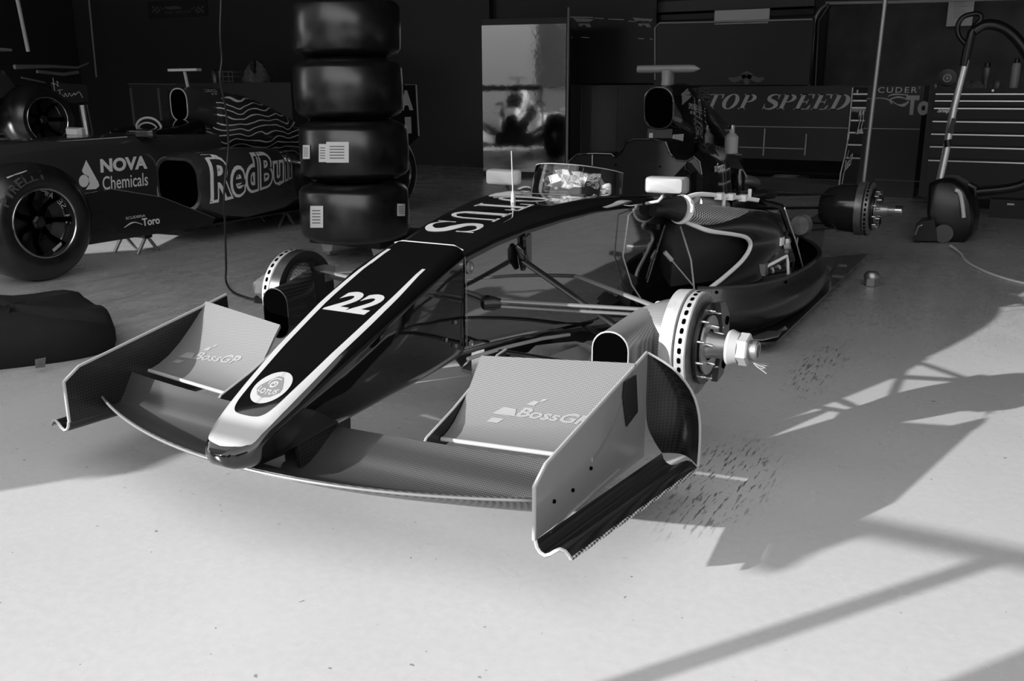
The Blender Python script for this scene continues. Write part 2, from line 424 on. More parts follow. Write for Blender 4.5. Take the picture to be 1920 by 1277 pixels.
# ------------------------------------------------------------------ the black single seater
car = thing('race_car', 'black single seater with number 22 nose, stripped of wheels, filling the foreground', 'race car', (0, .8, 0))
# --- nose cone
NY = [-1.274, -1.268, -1.255, -1.235, -1.20, -1.14, -1.08, -.95, -.77, -.6, -.5, -.408]
NW = [.012, .034, .054, .069, .083, .094, .102, .118, .132, .139, .135, .127]
NT = [.255, .263, .273, .285, .305, .334, .362, .420, .493, .556, .586, .609]
NB = [.243, .230, .222, .217, .214, .216, .224, .240, .256, .264, .268, .272]
def tubring(y, w, zt, zb, r, wb=None, n=6):
    cz = (zt+zb)/2; hh = (zt-zb)/2; out = []
    for x, z in rrect(0, cz, w, hh, min(r, w*.9, hh*.9), n):
        k = 1 if wb is None else lerp(wb/w, 1, (z-zb)/(zt-zb)); out.append((x*k, y, z))
    return out
noseM = MB().rings([tubring(y, w, a, b, .034, w*.93) for y, w, a, b in zip(NY, NW, NT, NB)])
nose = noseM.build('nose_cone', 'black', car, 50)
def nosetop(y): return interp(y, NY, NT)
DN = (0, 0, -1)
def plan(pts): return poly2d(pts)
# white U shaped band, split into convex-ish strips
outer = crom([(.099, -.565, 0), (.108, -.74, 0), (.098, -.94, 0), (.086, -1.10, 0), (.072, -1.206, 0), (.056, -1.238, 0), (.034, -1.252, 0), (0, -1.257, 0)], 5)
inner = crom([(.088, -.565, 0), (.089, -.74, 0), (.077, -.94, 0), (.062, -1.10, 0), (.054, -1.146, 0), (.041, -1.166, 0), (.022, -1.172, 0), (0, -1.173, 0)], 5)
band = MB()
for s in (1, -1):
    vs = []
    for a, c in zip(outer, inner): vs += [(a.x*s, a.y, 0), (c.x*s, c.y, 0)]
    band.add(vs, [(2*i, 2*i+2, 2*i+3, 2*i+1) for i in range(len(outer)-1)])
band.merge(MB().add([(-.100, -.565, 0), (-.086, -.565, 0), (-.086, -.47, 0), (-.098, -.47, 0)], [(0, 1, 2, 3)]))
decal('white_stripe', band, 'white', nose, (0, 0, .45), (1, 0, 0), (0, 1, 0), noseM, DN, .008)
n22 = fit2d(font2d('22', 1, .25, .035), -.078, .072, -.795, -.705)
decal('race_number', n22, 'white', nose, (0, 0, .45), (1, 0, 0), (0, 1, 0), noseM, DN, .008)
decal('badge_disc', ring2d(0, -1.083, .049, .052, 0, 0, 40), 'white', nose, (0, 0, .45), (1, 0, 0), (0, 1, 0), noseM, DN, .01)
tri = [(.0, -1.118), (.02, -1.112), (.036, -1.095), (.034, -1.083), (.02, -1.062), (.008, -1.048), (-.008, -1.048), (-.02, -1.062), (-.034, -1.083), (-.036, -1.095), (-.02, -1.112)]
decal('badge_triangle', poly2d(tri), 'greyvinyl', nose, (0, 0, .45), (1, 0, 0), (0, 1, 0), noseM, DN, .01, .0022)
bl = fit2d(font2d('LOTUS', 1, 0, .03), -.029, .029, -1.108, -1.092)
bl.xform(lambda p: (p.x, p.y+abs(p.x)**2*8, 0))
bl.merge(stroke2d([(-.014, -1.078), (-.016, -1.066), (-.004, -1.056), (.012, -1.058)], [.003, .004, .003])).merge(ring2d(.001, -1.075, .011, .011, .007, .006, 20)).merge(stroke2d([(-.006, -1.075), (.0, -1.071), (.006, -1.077)], [.003, .003]))
decal('badge_lettering', bl, 'white', nose, (0, 0, .45), (1, 0, 0), (0, 1, 0), noseM, DN, .01, .0028)
# fastener and latch details on the nose flank
for y, z in ((-.47, .40), (-.52, .36), (-.47, .33)): MB().lathe([(0, .006), (.002, .006), (.0025, .003)], (.132, y, z), (1, 0, 0), 10).build('fastener', 'metal2', nose)
# --- monocoque
TY = [-.404, -.25, -.1, .1, .3, .5, .7, .9, 1.15, 1.4]
TW = [.127, .146, .167, .197, .222, .245, .260, .268, .270, .262]
TT = [.609, .638, .656, .671, .677, .670, .655, .642, .632, .60]
TB = [.270, .262, .250, .225, .20, .17, .14, .12, .10, .10]
def deck(w, zt, zb): return w
tubM = MB().rings([tubring(y, w, a, b, .05, w*.96) for y, w, a, b in zip(TY, TW, TT, TB)])
tub = tubM.build('monocoque', 'tubblack', car, 50)
lot = serif_text('SUTO')
# letters read from the windscreen: S nearest the nose; each one laid across the car
x = 0; letters = MB(); pos = -.30
for ch, y0, y1 in (('S', -.31, -.20), ('U', -.17, -.05), ('T', -.01, .10), ('O', .14, .26), ('L', .30, .38)):
    q, a = serif(ch); q = fit2d(q, 0, 1, 0, 1)
    # letter's own x runs along +y... its top points to the car's right
    letters.merge(MB().add([(-.10+p.y*.19, y1-p.x*(y1-y0), 0) for p in q.v], q.f))
decal('team_lettering', letters, 'white', tub, (0, 0, .5), (1, 0, 0), (0, 1, 0), tubM, DN, .012, .0012)
sh = MB()
for s in (1, -1):
    sh.tube([PX(.163*s, 866, 505) if s > 0 else V((-.13, -.37, .53)), V((s*.135, -.36, .545))], .012, 12)
MB().lathe([(0, .019), (.003, .019), (.005, .012), (.002, .008)], (.130, -.385, .545), (1, 0, 0), 20).build('tow_eye', 'metal2', tub)
MB().lathe([(0, .012), (.003, .012), (.004, .007), (.001, .005)], (.130, -.385, .315), (1, 0, 0), 20).build('jack_point', 'metal2', tub)
MB().tube([(.128, -.4055, .58), (.1305, -.4055, .5), (.131, -.4055, .4), (.129, -.4055, .3)], .0013, 6).build('panel_seam', 'greyvinyl', tub)
MB().tube([(-.12, -.404, .602), (-.09, -.404, .61), (.09, -.404, .61), (.122, -.404, .598)], .0016, 6).build('panel_seam', 'trim', tub)
MB().sheet([[(.168, -.13, .60), (.172, -.10, .61)], [(.166, -.12, .51), (.170, -.095, .50)]], (.012, 0, 0)).build('access_cover', 'black2', tub)
# highlight on the chassis lower edge, put in as a pale line, both sides
for s in (1, -1):
    MB().tube([(s*.128, -.40, .272), (s*.15, -.2, .262), (s*.175, 0, .245), (s*.20, .15, .225)], .006, 6).build('edge_line', 'edge', tub)
# splitter tray under the chassis
tray = MB().sheet([[(-.16, .02, .075), (0, -.02, .075), (.16, .02, .075)], [(-.24, .35, .07), (0, .35, .07), (.24, .35, .07)], [(-.26, 1.0, .06), (0, 1.0, .06), (.26, 1.0, .06)]], (0, 0, .012)).build('splitter_tray', 'greypaint', car)
MB().box((0, .12, .16), (.05, .5, .16)).build('splitter_stay', 'carbondark', car)
for s in (1, -1):
    MB().sheet([[(s*.16, .02, .09), (s*.18, .0, .13), (s*.17, -.02, .17)], [(s*.23, .22, .085), (s*.27, .22, .13), (s*.25, .2, .19)], [(s*.28, .48, .08), (s*.33, .5, .13), (s*.30, .48, .20)]], (0, .004, .004)).build('turning_vane', 'greypaint', car)
rows = [[PZ(.20, 957, 663), PZ(.205, 990, 661), PZ(.215, 1004, 648), PZ(.215, 1045, 643), PZ(.21, 1080, 640), PZ(.20, 1125, 652)], [PZ(.16, 956, 670), PZ(.165, 988, 672), PZ(.17, 1006, 668), PZ(.165, 1045, 662), PZ(.16, 1085, 657), PZ(.15, 1128, 665)], [PZ(.12, 958, 678), PZ(.12, 985, 692), PZ(.115, 1010, 693), PZ(.11, 1050, 694), PZ(.11, 1090, 693), PZ(.11, 1128, 690)]]
MB().sheet(rows, (0, .004, -.003)).build('barge_panel', 'disc', car, 60)
MB().box((0, 1.9, .0275), (.3, 3.2, .055)).build('skid_plank', 'wood', car)
# --- front wing
def le(x): return -1.2+.36*x*x
def te(x): return -.955+.10*x*x
CH = [(0, 0), (.06, -.008), (.16, -.020), (.3, -.030), (.5, -.030), (.68, -.012), (.82, .008), (.93, .022), (1, .030)]
rows = []
for i in range(33):
    xx = lerp(-.725, .725, i/32); rows.append([(xx, lerp(le(xx), te(xx), c), .205+dz*(1+.4*abs(xx))) for c, dz in CH])
def wing_off(p): 
    return (0, 0, -.012)
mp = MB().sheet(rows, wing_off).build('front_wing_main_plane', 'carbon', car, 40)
MB().tube([(x, le(x)-.001, .199) for x in [lerp(-.725, .725, k/32) for k in range(33)]], .0035, 8).build('leading_edge_strip', 'greyvinyl', mp)
FC = [(0, .225), (.05, .226), (.15, .232), (.3, .247), (.5, .278), (.7, .318), (.85, .352), (1, .383)]
for s in (1, -1):
    rows = []
    for i in range(13):
        xx = lerp(.342, .732, i/12); yl = -.866+.08*(xx-.42); yt = -.665+.22*(xx-.4)
        rows.append([(s*xx, lerp(yl, yt, c), z+(.012*(xx-.34)/.4)) for c, z in FC])
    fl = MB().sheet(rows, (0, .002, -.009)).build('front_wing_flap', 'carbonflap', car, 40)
    MB().tube([(r[0][0], r[0][1]-.001, r[0][2]-.004) for r in rows], .0055, 8).build('leading_edge_strip', 'edge', fl)
    flM = MB().sheet(rows, (0, .002, -.009))
    bg_ = fit2d(font2d('BossGP', 1, .35, .03), .035, .225, 0, .03)
    bg_.merge(poly2d([(-.025, .0), (.035, .0), (.03, .022), (-.005, .022)], [(-.03, -.026), (.0, -.026), (.012, -.012), (-.02, -.012)], [(.05, .038), (.072, .038), (.08, .05), (.065, .05)], [(.08, .05), (.09, .052), (.1, .06), (.088, .06)]))
    x0 = .455 if s > 0 else -.655
    wd = bg_
    decal('wing_lettering', wd, 'bossprint', fl, (x0, -.775, .275), (1, .1 if s > 0 else 0, .02), (0, .85, .5), flM, (0, .5, -.85), .015, .0012)
# inner fences
for s in (1, -1):
    pr = [(-.962, .183), (-.957, .216), (-.93, .242), (-.86, .262), (-.81, .277), (-.68, .325), (-.585, .360), (-.54, .364), (-.56, .325), (-.66, .262), (-.74, .215), (-.80, .205), (-.86, .196)]
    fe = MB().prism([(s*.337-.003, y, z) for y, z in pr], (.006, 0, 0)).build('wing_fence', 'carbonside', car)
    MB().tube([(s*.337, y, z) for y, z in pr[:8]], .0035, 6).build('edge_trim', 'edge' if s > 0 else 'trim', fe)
    MB().lathe([(0, .005), (.006, .005)], (s*.337+.003, -.80, .235), (1, 0, 0), 8).lathe([(0, .004), (.006, .004)], (s*.337+.003, -.62, .325), (1, 0, 0), 8).lathe([(0, .004), (.006, .004)], (s*.337+.003, -.92, .205), (1, 0, 0), 8).build('bolt', 'metal2', fe)
# nose pylons
for s in (1, -1):
    MB().prism([(s*.082-.004, -1.104, .258), (s*.082-.004, -1.097, .178), (s*.082-.004, -.905, .182), (s*.082-.004, -.90, .27)], (.008, 0, 0)).build('wing_pylon', 'carbonside', car)
# endplates: silver outside, carbon inside, rear edge flared outwards, S-shaped foot
for s in (1, -1):
    X0 = .731
    def E(x, y, z): return (s*x, y, z)
    cols = []
    for k in range(13):
        tt_ = k/12; y = lerp(-1.122, -.508, tt_)
        top = interp(y, [-1.122, -1.108, -.515, -.508], [.275, .300, .398, .400]); low = lerp(.158, .118, tt_)
        cols.append([E(X0, y + (.028*(1-q)**0*0), lerp(top, low, q)) for q in [j/8 for j in range(9)]])
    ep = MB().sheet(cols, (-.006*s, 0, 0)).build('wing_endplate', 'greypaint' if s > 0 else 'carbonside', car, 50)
    fold = crom([(X0, -.508, .400), (X0, -.508, .33), (X0, -.507, .26), (X0+.003, -.498, .20), (X0+.016, -.475, .15), (X0+.03, -.455, .115)], 3)
    oute = crom([(X0, -.508, .400), (.790, -.485, .362), (.836, -.468, .305), (.858, -.462, .24), (.866, -.47, .17), (.868, -.482, .108)], 3)
    fl2 = []
    for u in [k/7 for k in range(8)]:
        fl2.append([E(*(a.lerp(c, u)+V((0, .035*math.sin(math.pi*u)*min(1, v/6), 0)))) for v, (a, c) in enumerate(zip(fold, oute))])
    MB().sheet(fl2, (0, .005, 0)).build('rear_flare', 'carbonside', ep, 50)
    MB().tube([E(*p) for p in oute], .0035, 6).build('edge_trim', 'edge', ep)
    foot = []
    for k in range(13):
        u = k/12; a = V((X0, -1.122, .158)).lerp(V((X0+.03, -.455, .115)), u); c = V((.812, -1.122, .142)).lerp(V((.868, -.482, .108)), u)
        foot.append([E(*(a.lerp(c, w)+V((0, 0, dz)))) for w, dz in ((0, 0), (.05, -.014), (.14, -.022), (.28, -.024), (.42, -.016), (.56, -.004), (.70, .006), (.84, .006), (.94, .0), (1, -.006))])
    MB().sheet(foot, (0, 0, -.005)).build('foot_plate', 'carbondark', ep, 50)
    MB().tube(foot[0], .004, 6).build('edge_trim', 'edge', ep)
    MB().tube([r[-1] for r in foot], .004, 6).build('foot_lip', 'carbonpipe', ep)
    MB().tube([V(p)+V((-.003*s, 0, 0)) for p in reversed(cols[0])]+[V(r[0])+V((-.003*s, 0, 0)) for r in cols], .0045, 8).build('edge_trim', 'edge', ep)
    if s > 0:
        MB().prism([PX(.7335, 1170, 716), PX(.7335, 1192, 703), PX(.7335, 1195, 772), PX(.7335, 1174, 800), PX(.7335, 1167, 745)], (.002, 0, 0)).build('carbon_patch', 'carbonside', ep)
        for q in ((1107, 878), (1073, 919), (1038, 940)):
            MB().lathe([(0, .0045), (.004, .0045)], PX(.7315, *q), (1, 0, 0), 10).build('bolt_hole', 'hole', ep)
        MB().tube([PX(.7335, 1160, 880), PX(.7335, 1120, 915), PX(.7335, 1070, 960), PX(.7335, 1030, 1000)], [.0045, .004, .003, .002], 8).build('moulded_ridge', 'greypaint', ep)
# --- wheel corners (brake disc, drum, hub, nut); side s, axle position y,z, disc plane x
def corner(s, x, y, z, rear=False, nut=True, parent=car):
    ax = (s, 0, 0); O = V((s*x, y, z))
    hub = MB().lathe([(-.11, .03), (-.11, .075), (-.03, .095), (.035, .095), (.035, .03)], O, ax, 28).build('upright', 'dark', parent)
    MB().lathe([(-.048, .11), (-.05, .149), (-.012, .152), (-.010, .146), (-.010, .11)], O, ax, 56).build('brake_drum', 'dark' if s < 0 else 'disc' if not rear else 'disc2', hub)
    d = MB().lathe([(-.006, .10), (-.006, .146), (-.003, .149), (.023, .149), (.026, .146), (.026, .095), (.02, .09), (.0, .09)], O, ax, 72).build('brake_disc', 'disc' if not rear else 'disc2', hub)
    sl = MB()
    for k in range(34):
        a = 2*math.pi*k/34; c, w = math.cos(a), math.sin(a); R = Matrix(((1, 0, 0), (0, c, -w), (0, w, c)))
        pts = [V((s*(x+px), 0, 0))+R @ V((0, pz, .1493)) for px, pz in rrect(.010, 0, .0052, .0085, .005, 3)]
        sl.prism([p+V((0, y, z)) for p in pts], (0, c*0-w*.0006*1, c*.0006))
    sl.build('vent_slots', 'hole', d)
    MB().lathe([(.0262, .144), (.0264, .1)], O, ax, 56, False).build('friction_face', 'disc2', d)
    hat = MB()
    pl = []
    for k in range(22):
        a = 2*math.pi*k/22; r = .119 if (k % 22) not in (0, 1, 2, 20, 21) else .127
        pl.append(V((s*(x+.034), y+.012+r*math.cos(a), z+r*math.sin(a)*.99)))
    hat.prism(pl, (s*.008, 0, 0)).build('bell_plate', 'dark', hub)
    MB().lathe([(.042, .07), (.046, .085), (.052, .085), (.054, .065), (.050, .045)], O, ax, 40, False).build('bearing_ring', 'metal2', hub)
    for k in range(10):
        a = 2*math.pi*(k+.5)/10
        MB().lathe([(.04, .005), (.054, .005), (.055, .0035), (.062, .003)], O+V((0, .098*math.cos(a), .098*math.sin(a))), ax, 8).build('bolt', 'metal', hub)
    for k in range(5):
        a = 2*math.pi*k/5+.4
        MB().lathe([(.05, .0065), (.072, .0055), (.076, .003)], O+V((0, .055*math.cos(a), .055*math.sin(a))), ax, 10).build('drive_pin', 'metal', hub)
    br = MB().prism([V((s*(x+.042), y+a_, z+c_)) for a_, c_ in ((.05, .112), (.10, .106), (.148, .062), (.156, .02), (.156, -.075), (.12, -.118), (.06, -.126), (.085, -.04), (.085, .04))], (s*.018, 0, 0)).build('caliper_bracket', 'bracket', hub)
    for a_, c_, r_ in ((.125, .045, .013), (.115, -.085, .014)): MB().lathe([(0, r_), (.003, r_)], V((s*(x+.0605), y+a_, z+c_)), ax, 14).build('bracket_hole', 'hole', br)
    MB().lathe([(.045, .042), (.06, .034), (.112, .032), (.112, .024), (.152, .024), (.152, .02)], O, ax, 28).build('axle', 'metal2', hub)
    if nut:
        n = MB().lathe([(.100, .034), (.104, .048), (.112, .052), (.135, .043), (.136, .03)], O, ax, 28)
        n.build('cone_washer', 'edge', hub)
        hx = []
        for a_, r in ((.134, .043), (.137, .046), (.160, .046), (.164, .042)):
            hx.append([O+V((s*a_, r*math.cos(math.pi/3*k+.3), r*math.sin(math.pi/3*k+.3))) for k in range(6)])
        MB().rings(hx).build('hex_nut', 'edge', hub, 20)
    MB().lathe([(.15, .028), (.184, .028), (.188, .025), (.188, .018), (.17, .018)], O, ax, 24).build('axle_end', 'metal2' if nut else 'metal', hub)
    return hub
HL = corner(1, .738, -.165, .344)
HR = corner(-1, .738, -.165, .344)
HRL = corner(1, .735, 2.937, .372, True, False)
HRR = corner(-1, .735, 2.937, .372, True, False)
# frayed lanyard on the left nut
fr = MB()
for k in range(9):
    a = V((.911, -.17, .313)); b = a+V((.03+.012*random.random(), .0+.06*random.random(), -.012-.02*random.random()))
    fr.tube([a, (a+b)/2+V((0, 0, -.008*random.random())), b], .0012, 5)
fr.build('frayed_lanyard', 'edge', HL)
# brake ducts
for s in (1, -1):
    path = [(.688, -.165, .342, .118, .128), (.655, -.175, .343, .105, .12), (.625, -.215, .344, .085, .105), (.607, -.28, .340, .064, .092), (.597, -.35, .337, .054, .085), (.594, -.425, .335, .052, .083)]
    rs = []
    for i, (x, y, z, hw, hh) in enumerate(path):
        a = math.radians(lerp(88, 0, min(1, i/3.6)))
        out = []
        for u, w in rrect(0, 0, hw, hh, hw*.95, 6):
            if w < 0: u *= 1
            out.append((s*(x+u*math.cos(a)), y+u*math.sin(a)*1, z+w))
        rs.append(out)
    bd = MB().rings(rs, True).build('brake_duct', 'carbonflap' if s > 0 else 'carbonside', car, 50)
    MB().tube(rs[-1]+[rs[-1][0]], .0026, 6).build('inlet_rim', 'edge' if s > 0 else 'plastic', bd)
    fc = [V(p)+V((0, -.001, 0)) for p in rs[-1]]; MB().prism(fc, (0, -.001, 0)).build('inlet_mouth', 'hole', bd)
# suspension arms
def arm(name, a, b, r, mat, s):
    a = V(a); b = V(b); a.x *= s; b.x *= s
    return MB().tube([a, a+(b-a)*.06, a+(b-a)*.94, b], [r*.75, r, r, r*.75], 12, flat=(0, 0, 1)).build(name, mat, car)
for s in (1, -1):
    bright = 'armgrey'
    arm('push_rod', (.172, -.148, .535), (.668, -.17, .278), .017, 'carbondark', s)
    arm('track_rod', (.142, -.285, .428), (.66, -.12, .418), .0125, bright, s)
    arm('upper_wishbone', (.142, -.285, .412), (.66, -.09, .395), .0125, bright, s)
    arm('upper_wishbone', (.188, .20, .425), (.66, -.10, .405), .0135, bright, s)
    arm('lower_wishbone', (.150, -.25, .262), (.66, -.20, .235), .014, 'carbondark', s)
    arm('lower_wishbone', (.20, .28, .225), (.66, -.14, .235), .014, 'carbondark', s)
    MB().tube([(s*.128, -.31, .42), (s*.15, -.285, .42), (s*.172, -.275, .42)], [.018, .023, .015], 14).build('arm_bracket', 'dark', car)
    MB().tube([(s*.165, -.165, .58), (s*.176, -.155, .565), (s*.180, -.147, .535), (s*.172, -.135, .50)], [.008, .015, .016, .008], 12).build('rod_fairing', 'black', car)
    MB().tube([(s*.182, .19, .425), (s*.195, .198, .425)], [.022, .016], 12).build('arm_bracket', 'dark', car)
    MB().box((s*.652, -.105, .408), (.05, .06, .05)).build('upright_clamp', 'metal2', car)
brake_line = MB().tube(crom([(.60, -.115, .425), (.62, -.14, .445), (.655, -.15, .44), (.66, -.15, .40)], 5), .003, 6).build('brake_hose', 'trim', car)

# --- cockpit: windscreen, mirrors, surround, antenna
wr = []
for k in range(25):
    a = math.radians(lerp(-100, 100, k/24)); ca, sa = math.cos(a), math.sin(a)
    bx = .172*sa; by = .63-.225*ca
    h = .095*max(0.42, (.55+.45*ca))
    zb_ = lerp(.672, .650, min(1, abs(k-12)/12)); wr.append([(bx, by, zb_), (bx*.97, by+.015, lerp(zb_, .684+h, .5)), (bx*.93, by+.035, .684+h)])
ws = MB().sheet(wr, lambda p: (-(p.x)*.012, -.004, 0)).build('windscreen', 'glass', car, 60)
glint = []
rnd = random.Random(2)
for k in range(9, 23):
    a = math.radians(lerp(-100, 100, k/24)); rr2 = .14
    glint.append([(rr2*math.sin(a)+rnd.uniform(-.018, .018), .635-.19*math.cos(a)+rnd.uniform(-.02, .02), z+rnd.uniform(-.008, .008)) for z in (.692, .712, .732, .752-.012*abs(k-13)/6)])
MB().sheet(glint, (0, .002, .001)).build('glint_sheet', 'glint', car, 10)  # bright crumpled sheet added behind the screen to imitate its glints
MB().tube([r[2] for r in wr], .0018, 6).build('screen_edge', 'edge', ws)
for s in (1, -1):
    mi = []
    cx, cy, cz = s*.348, .66, .697
    for dy, k in ((-.035, .62), (-.03, .86), (-.015, .98), (.02, 1.0), (.03, .97)):
        mi.append([(cx+u*k+s*.0, cy+dy+(u*s)*.12, cz+w*k) for u, w in rrect(0, 0, .076, .030, .012, 4)])
    m_ = MB().rings(mi).build('mirror', 'mirrorface' if s > 0 else 'mirrorlift', car, 40)
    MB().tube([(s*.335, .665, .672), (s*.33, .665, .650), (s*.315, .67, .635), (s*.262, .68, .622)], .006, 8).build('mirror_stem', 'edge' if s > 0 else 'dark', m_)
an = MB().tube([(0, .115, .672), (0, .115, .70), (0, .113, .715), (0, .105, .845)], [.009, .007, .0025, .002], 8).build('antenna', 'edge', car)
# cockpit surround: tall matt collar with head rest hump
prof = [(-.30, .60), (-.305, .70), (-.29, .755), (-.25, .785), (-.16, .790), (-.09, .790), (-.075, .778), (-.045, .80), (-.03, .838), (.01, .856), (.10, .857), (.15, .846), (.17, .80), (.20, .775), (.245, .772), (.275, .79), (.30, .77), (.315, .70), (.32, .60)]
prof = [(x+.03, z-.02) for x, z in prof]
csM = MB().rings([[(x, 1.10+.0*z, z) for x, z in prof], [(x, 1.14, z) for x, z in prof], [(x*.98, 1.32, (z-.6)*.97+.6) for x, z in prof], [(x*.85, 1.52, (z-.6)*.85+.6) for x, z in prof]])
cs = csM.build('cockpit_surround', 'cloth', car, 40)
MB().tube([(x, 1.10, z) for x, z in prof[1:-1]], .005, 8).build('rim_bead', 'black', cs)
MB().tube([(x+.032, 1.095, z-.02) for x, z in ((-.18, .785), (-.18, .74))], .002, 6).build('seam', 'trim', cs)
MB().lathe([(0, .004), (.002, .004)], (-.04, 1.099, .725), (0, -1, 0), 8).lathe([(0, .004), (.002, .004)], (.16, 1.099, .725), (0, -1, 0), 8).build('fastener', 'hole', cs)
# flank of the cockpit with driver lettering
shM = MB().rings([[(.262, .98, .60), (.30, .98, .60), (.30, .98, .69), (.265, .98, .70)], [(.255, 1.2, .58), (.345, 1.2, .58), (.335, 1.2, .74), (.29, 1.2, .79)], [(.2, 1.5, .55), (.35, 1.5, .55), (.33, 1.5, .72), (.2, 1.5, .80)], [(.1, 1.9, .5), (.30, 1.9, .5), (.27, 1.9, .62), (.1, 1.9, .70)]])
shd = shM.build('cockpit_flank', 'black', car, 40)
fz = font2d('Franz.I', 1, 0, .02); fz = fit2d(fz, 0, .12, 0, .038)
decal('flank_lettering', fz, 'signwhite', shd, (.6, 1.33, .690), (0, 1, 0), (-.2, 0, 1), shM, (-1, 0, 0), .02, .001)
decal('flank_flag', poly2d(R2(-.045, -.012, 0, .012), R2(-.045, -.012, .013, .025)), 'trim', shd, (.6, 1.33, .694), (0, 1, 0), (-.2, 0, 1), shM, (-1, 0, 0), .02, .001)
# --- roll hoop with air inlet, camera bar, engine cover fin
def hoop(y, w, zt, zb, r): return [(x, y, z) for x, z in rrect(0, (zt+zb)/2, w, (zt-zb)/2, r, 6)]
abM = MB().rings([
    [(x, 1.50-(z-.93)*.10, z) for x, z in rrect(0, .952, .068, .090, .062, 6)],
    [(x, 1.53-(z-.93)*.10, z) for x, z in rrect(0, .950, .078, .102, .066, 6)],
    [(x, 1.72, z) for x, z in rrect(0, .93, .096, .135, .07, 6)],
    [(x, 2.0, z) for x, z in rrect(0, .845, .075, .14, .06, 6)],
    [(x, 2.35, z) for x, z in rrect(0, .72, .045, .13, .042, 6)],
    [(x, 2.65, z) for x, z in rrect(0, .60, .03, .10, .028, 6)]])
ab = abM.build('roll_hoop_cowl', 'black', car, 50)
rim = [(x, 1.497-(z-.93)*.10, z) for x, z in rrect(0, .952, .070, .092, .063, 8)]
MB().tube(rim+[rim[0]], .005, 8).build('inlet_rim', 'black2', ab)
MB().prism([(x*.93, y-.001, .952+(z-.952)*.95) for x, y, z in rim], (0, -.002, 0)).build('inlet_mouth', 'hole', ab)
MB().rings([[(x, y, z) for x, y in ((-.06, 1.52), (.06, 1.52), (.09, 1.75), (-.09, 1.75))] for z in (.70, .86)]).build('hoop_neck', 'black', ab)
MB().rings([[(x, y, z) for x, y in ((-.05, 1.515), (-.03, 1.512), (-.03, 1.53), (-.05, 1.53))] for z in (.80, .84)]).build('intake_vane', 'edge', ab)
MB().prism([(.062, 1.514, .80), (.066, 1.514, .835), (.085, 1.60, .835), (.082, 1.60, .79)], (.004, -.002, 0)).build('side_vent_frame', 'trim', ab)
decal('cowl_lettering', fit2d(font2d('DMO RLEX', 1), 0, .10, 0, .026).merge(fit2d(font2d('III III', 1), .02, .07, -.022, -.008)), 'trim', ab, (.4, 1.65, .948), (0, 1, -.1), (0, 0, 1), abM, (-1, 0, 0), .02, .001)
decal('cowl_triangle', poly2d([(0, .05), (.05, .055), (.045, .047), (.01, .043)], [(0, .05), (.01, .043), (.04, -.03), (.045, -.04)], [(.05, .055), (.045, .047), (.035, -.03), (.045, -.04)]), 'trim', ab, (.4, 1.78, .935), (0, 1, 0), (0, 0, 1), abM, (-1, 0, 0), .02, .001)
decal('cowl_badge', ring2d(0, 0, .022, .028, .014, .018, 20), 'greyvinyl', ab, (.4, 1.86, .845), (0, 1, 0), (0, 0, 1), abM, (-1, 0, 0), .02, .001)
decal('cowl_panel', poly2d(R2(-.02, .02, -.03, .03)), 'greyvinyl', ab, (.4, 1.80, .815), (0, 1, 0), (0, 0, 1), abM, (-1, 0, 0), .02, .001)
decal('cowl_reflection', poly2d([(0, -.02), (.10, .015), (.10, .055), (0, .03)]), 'greyvinyl', ab, (.4, 1.57, .985), (0, 1, 0), (0, 0, 1), abM, (-1, 0, 0), .02, .001)  # pale quad painted on for a reflection in the cowl flank
camb = MB().rings([[(x, 1.60+a*.018, 1.126+c*.018*k) for a, c in [(math.cos(q*math.pi/6), math.sin(q*math.pi/6)) for q in range(12)] for k in (1,)] for x in (-.148, -.13, 0, .10)] + [[(.125, 1.60+a*.013, 1.126+c*.016) for a, c in [(math.cos(q*math.pi/6), math.sin(q*math.pi/6)) for q in range(12)]], [(.15, 1.60+a*.002, 1.124+c*.003) for a, c in [(math.cos(q*math.pi/6), math.sin(q*math.pi/6)) for q in range(12)]]])
cb = camb.build('camera_bar', 'greyvinyl', ab)
MB().rings([[(x, 1.60+y, z) for x, y in rrect(0, 0, .022*k, .04*k, .02*k, 4)] for z, k in ((1.03, 1.3), (1.07, 1.0), (1.12, 1.05))]).build('camera_post', 'greyvinyl', cb)
fin = [PX(-.008, *q) for q in ((1278, 172), (1296, 172), (1312, 184), (1336, 208), (1356, 230), (1373, 258), (1386, 290), (1392, 316), (1330, 332), (1300, 300), (1284, 230))]
MB().prism(fin, (.016, 0, 0)).build('engine_cover_fin', 'black2', car)
ecM = MB().rings([[(.02, 2.02, .80), (.10, 2.02, .76), (.17, 2.02, .66), (.17, 2.02, .60)], [(.02, 2.5, .74), (.07, 2.5, .70), (.14, 2.5, .60), (.14, 2.5, .55)]], True, True)
ec = ecM.build('engine_cover_panel', 'black2', car)
rv = MB()
for k in range(9): rv.lathe([(0, .003), (.002, .003)], (.112+.0*k, 2.05+.05*k, .752-.007*k), (1, 0, .6), 6)
rv.build('rivets', 'trim', ec)
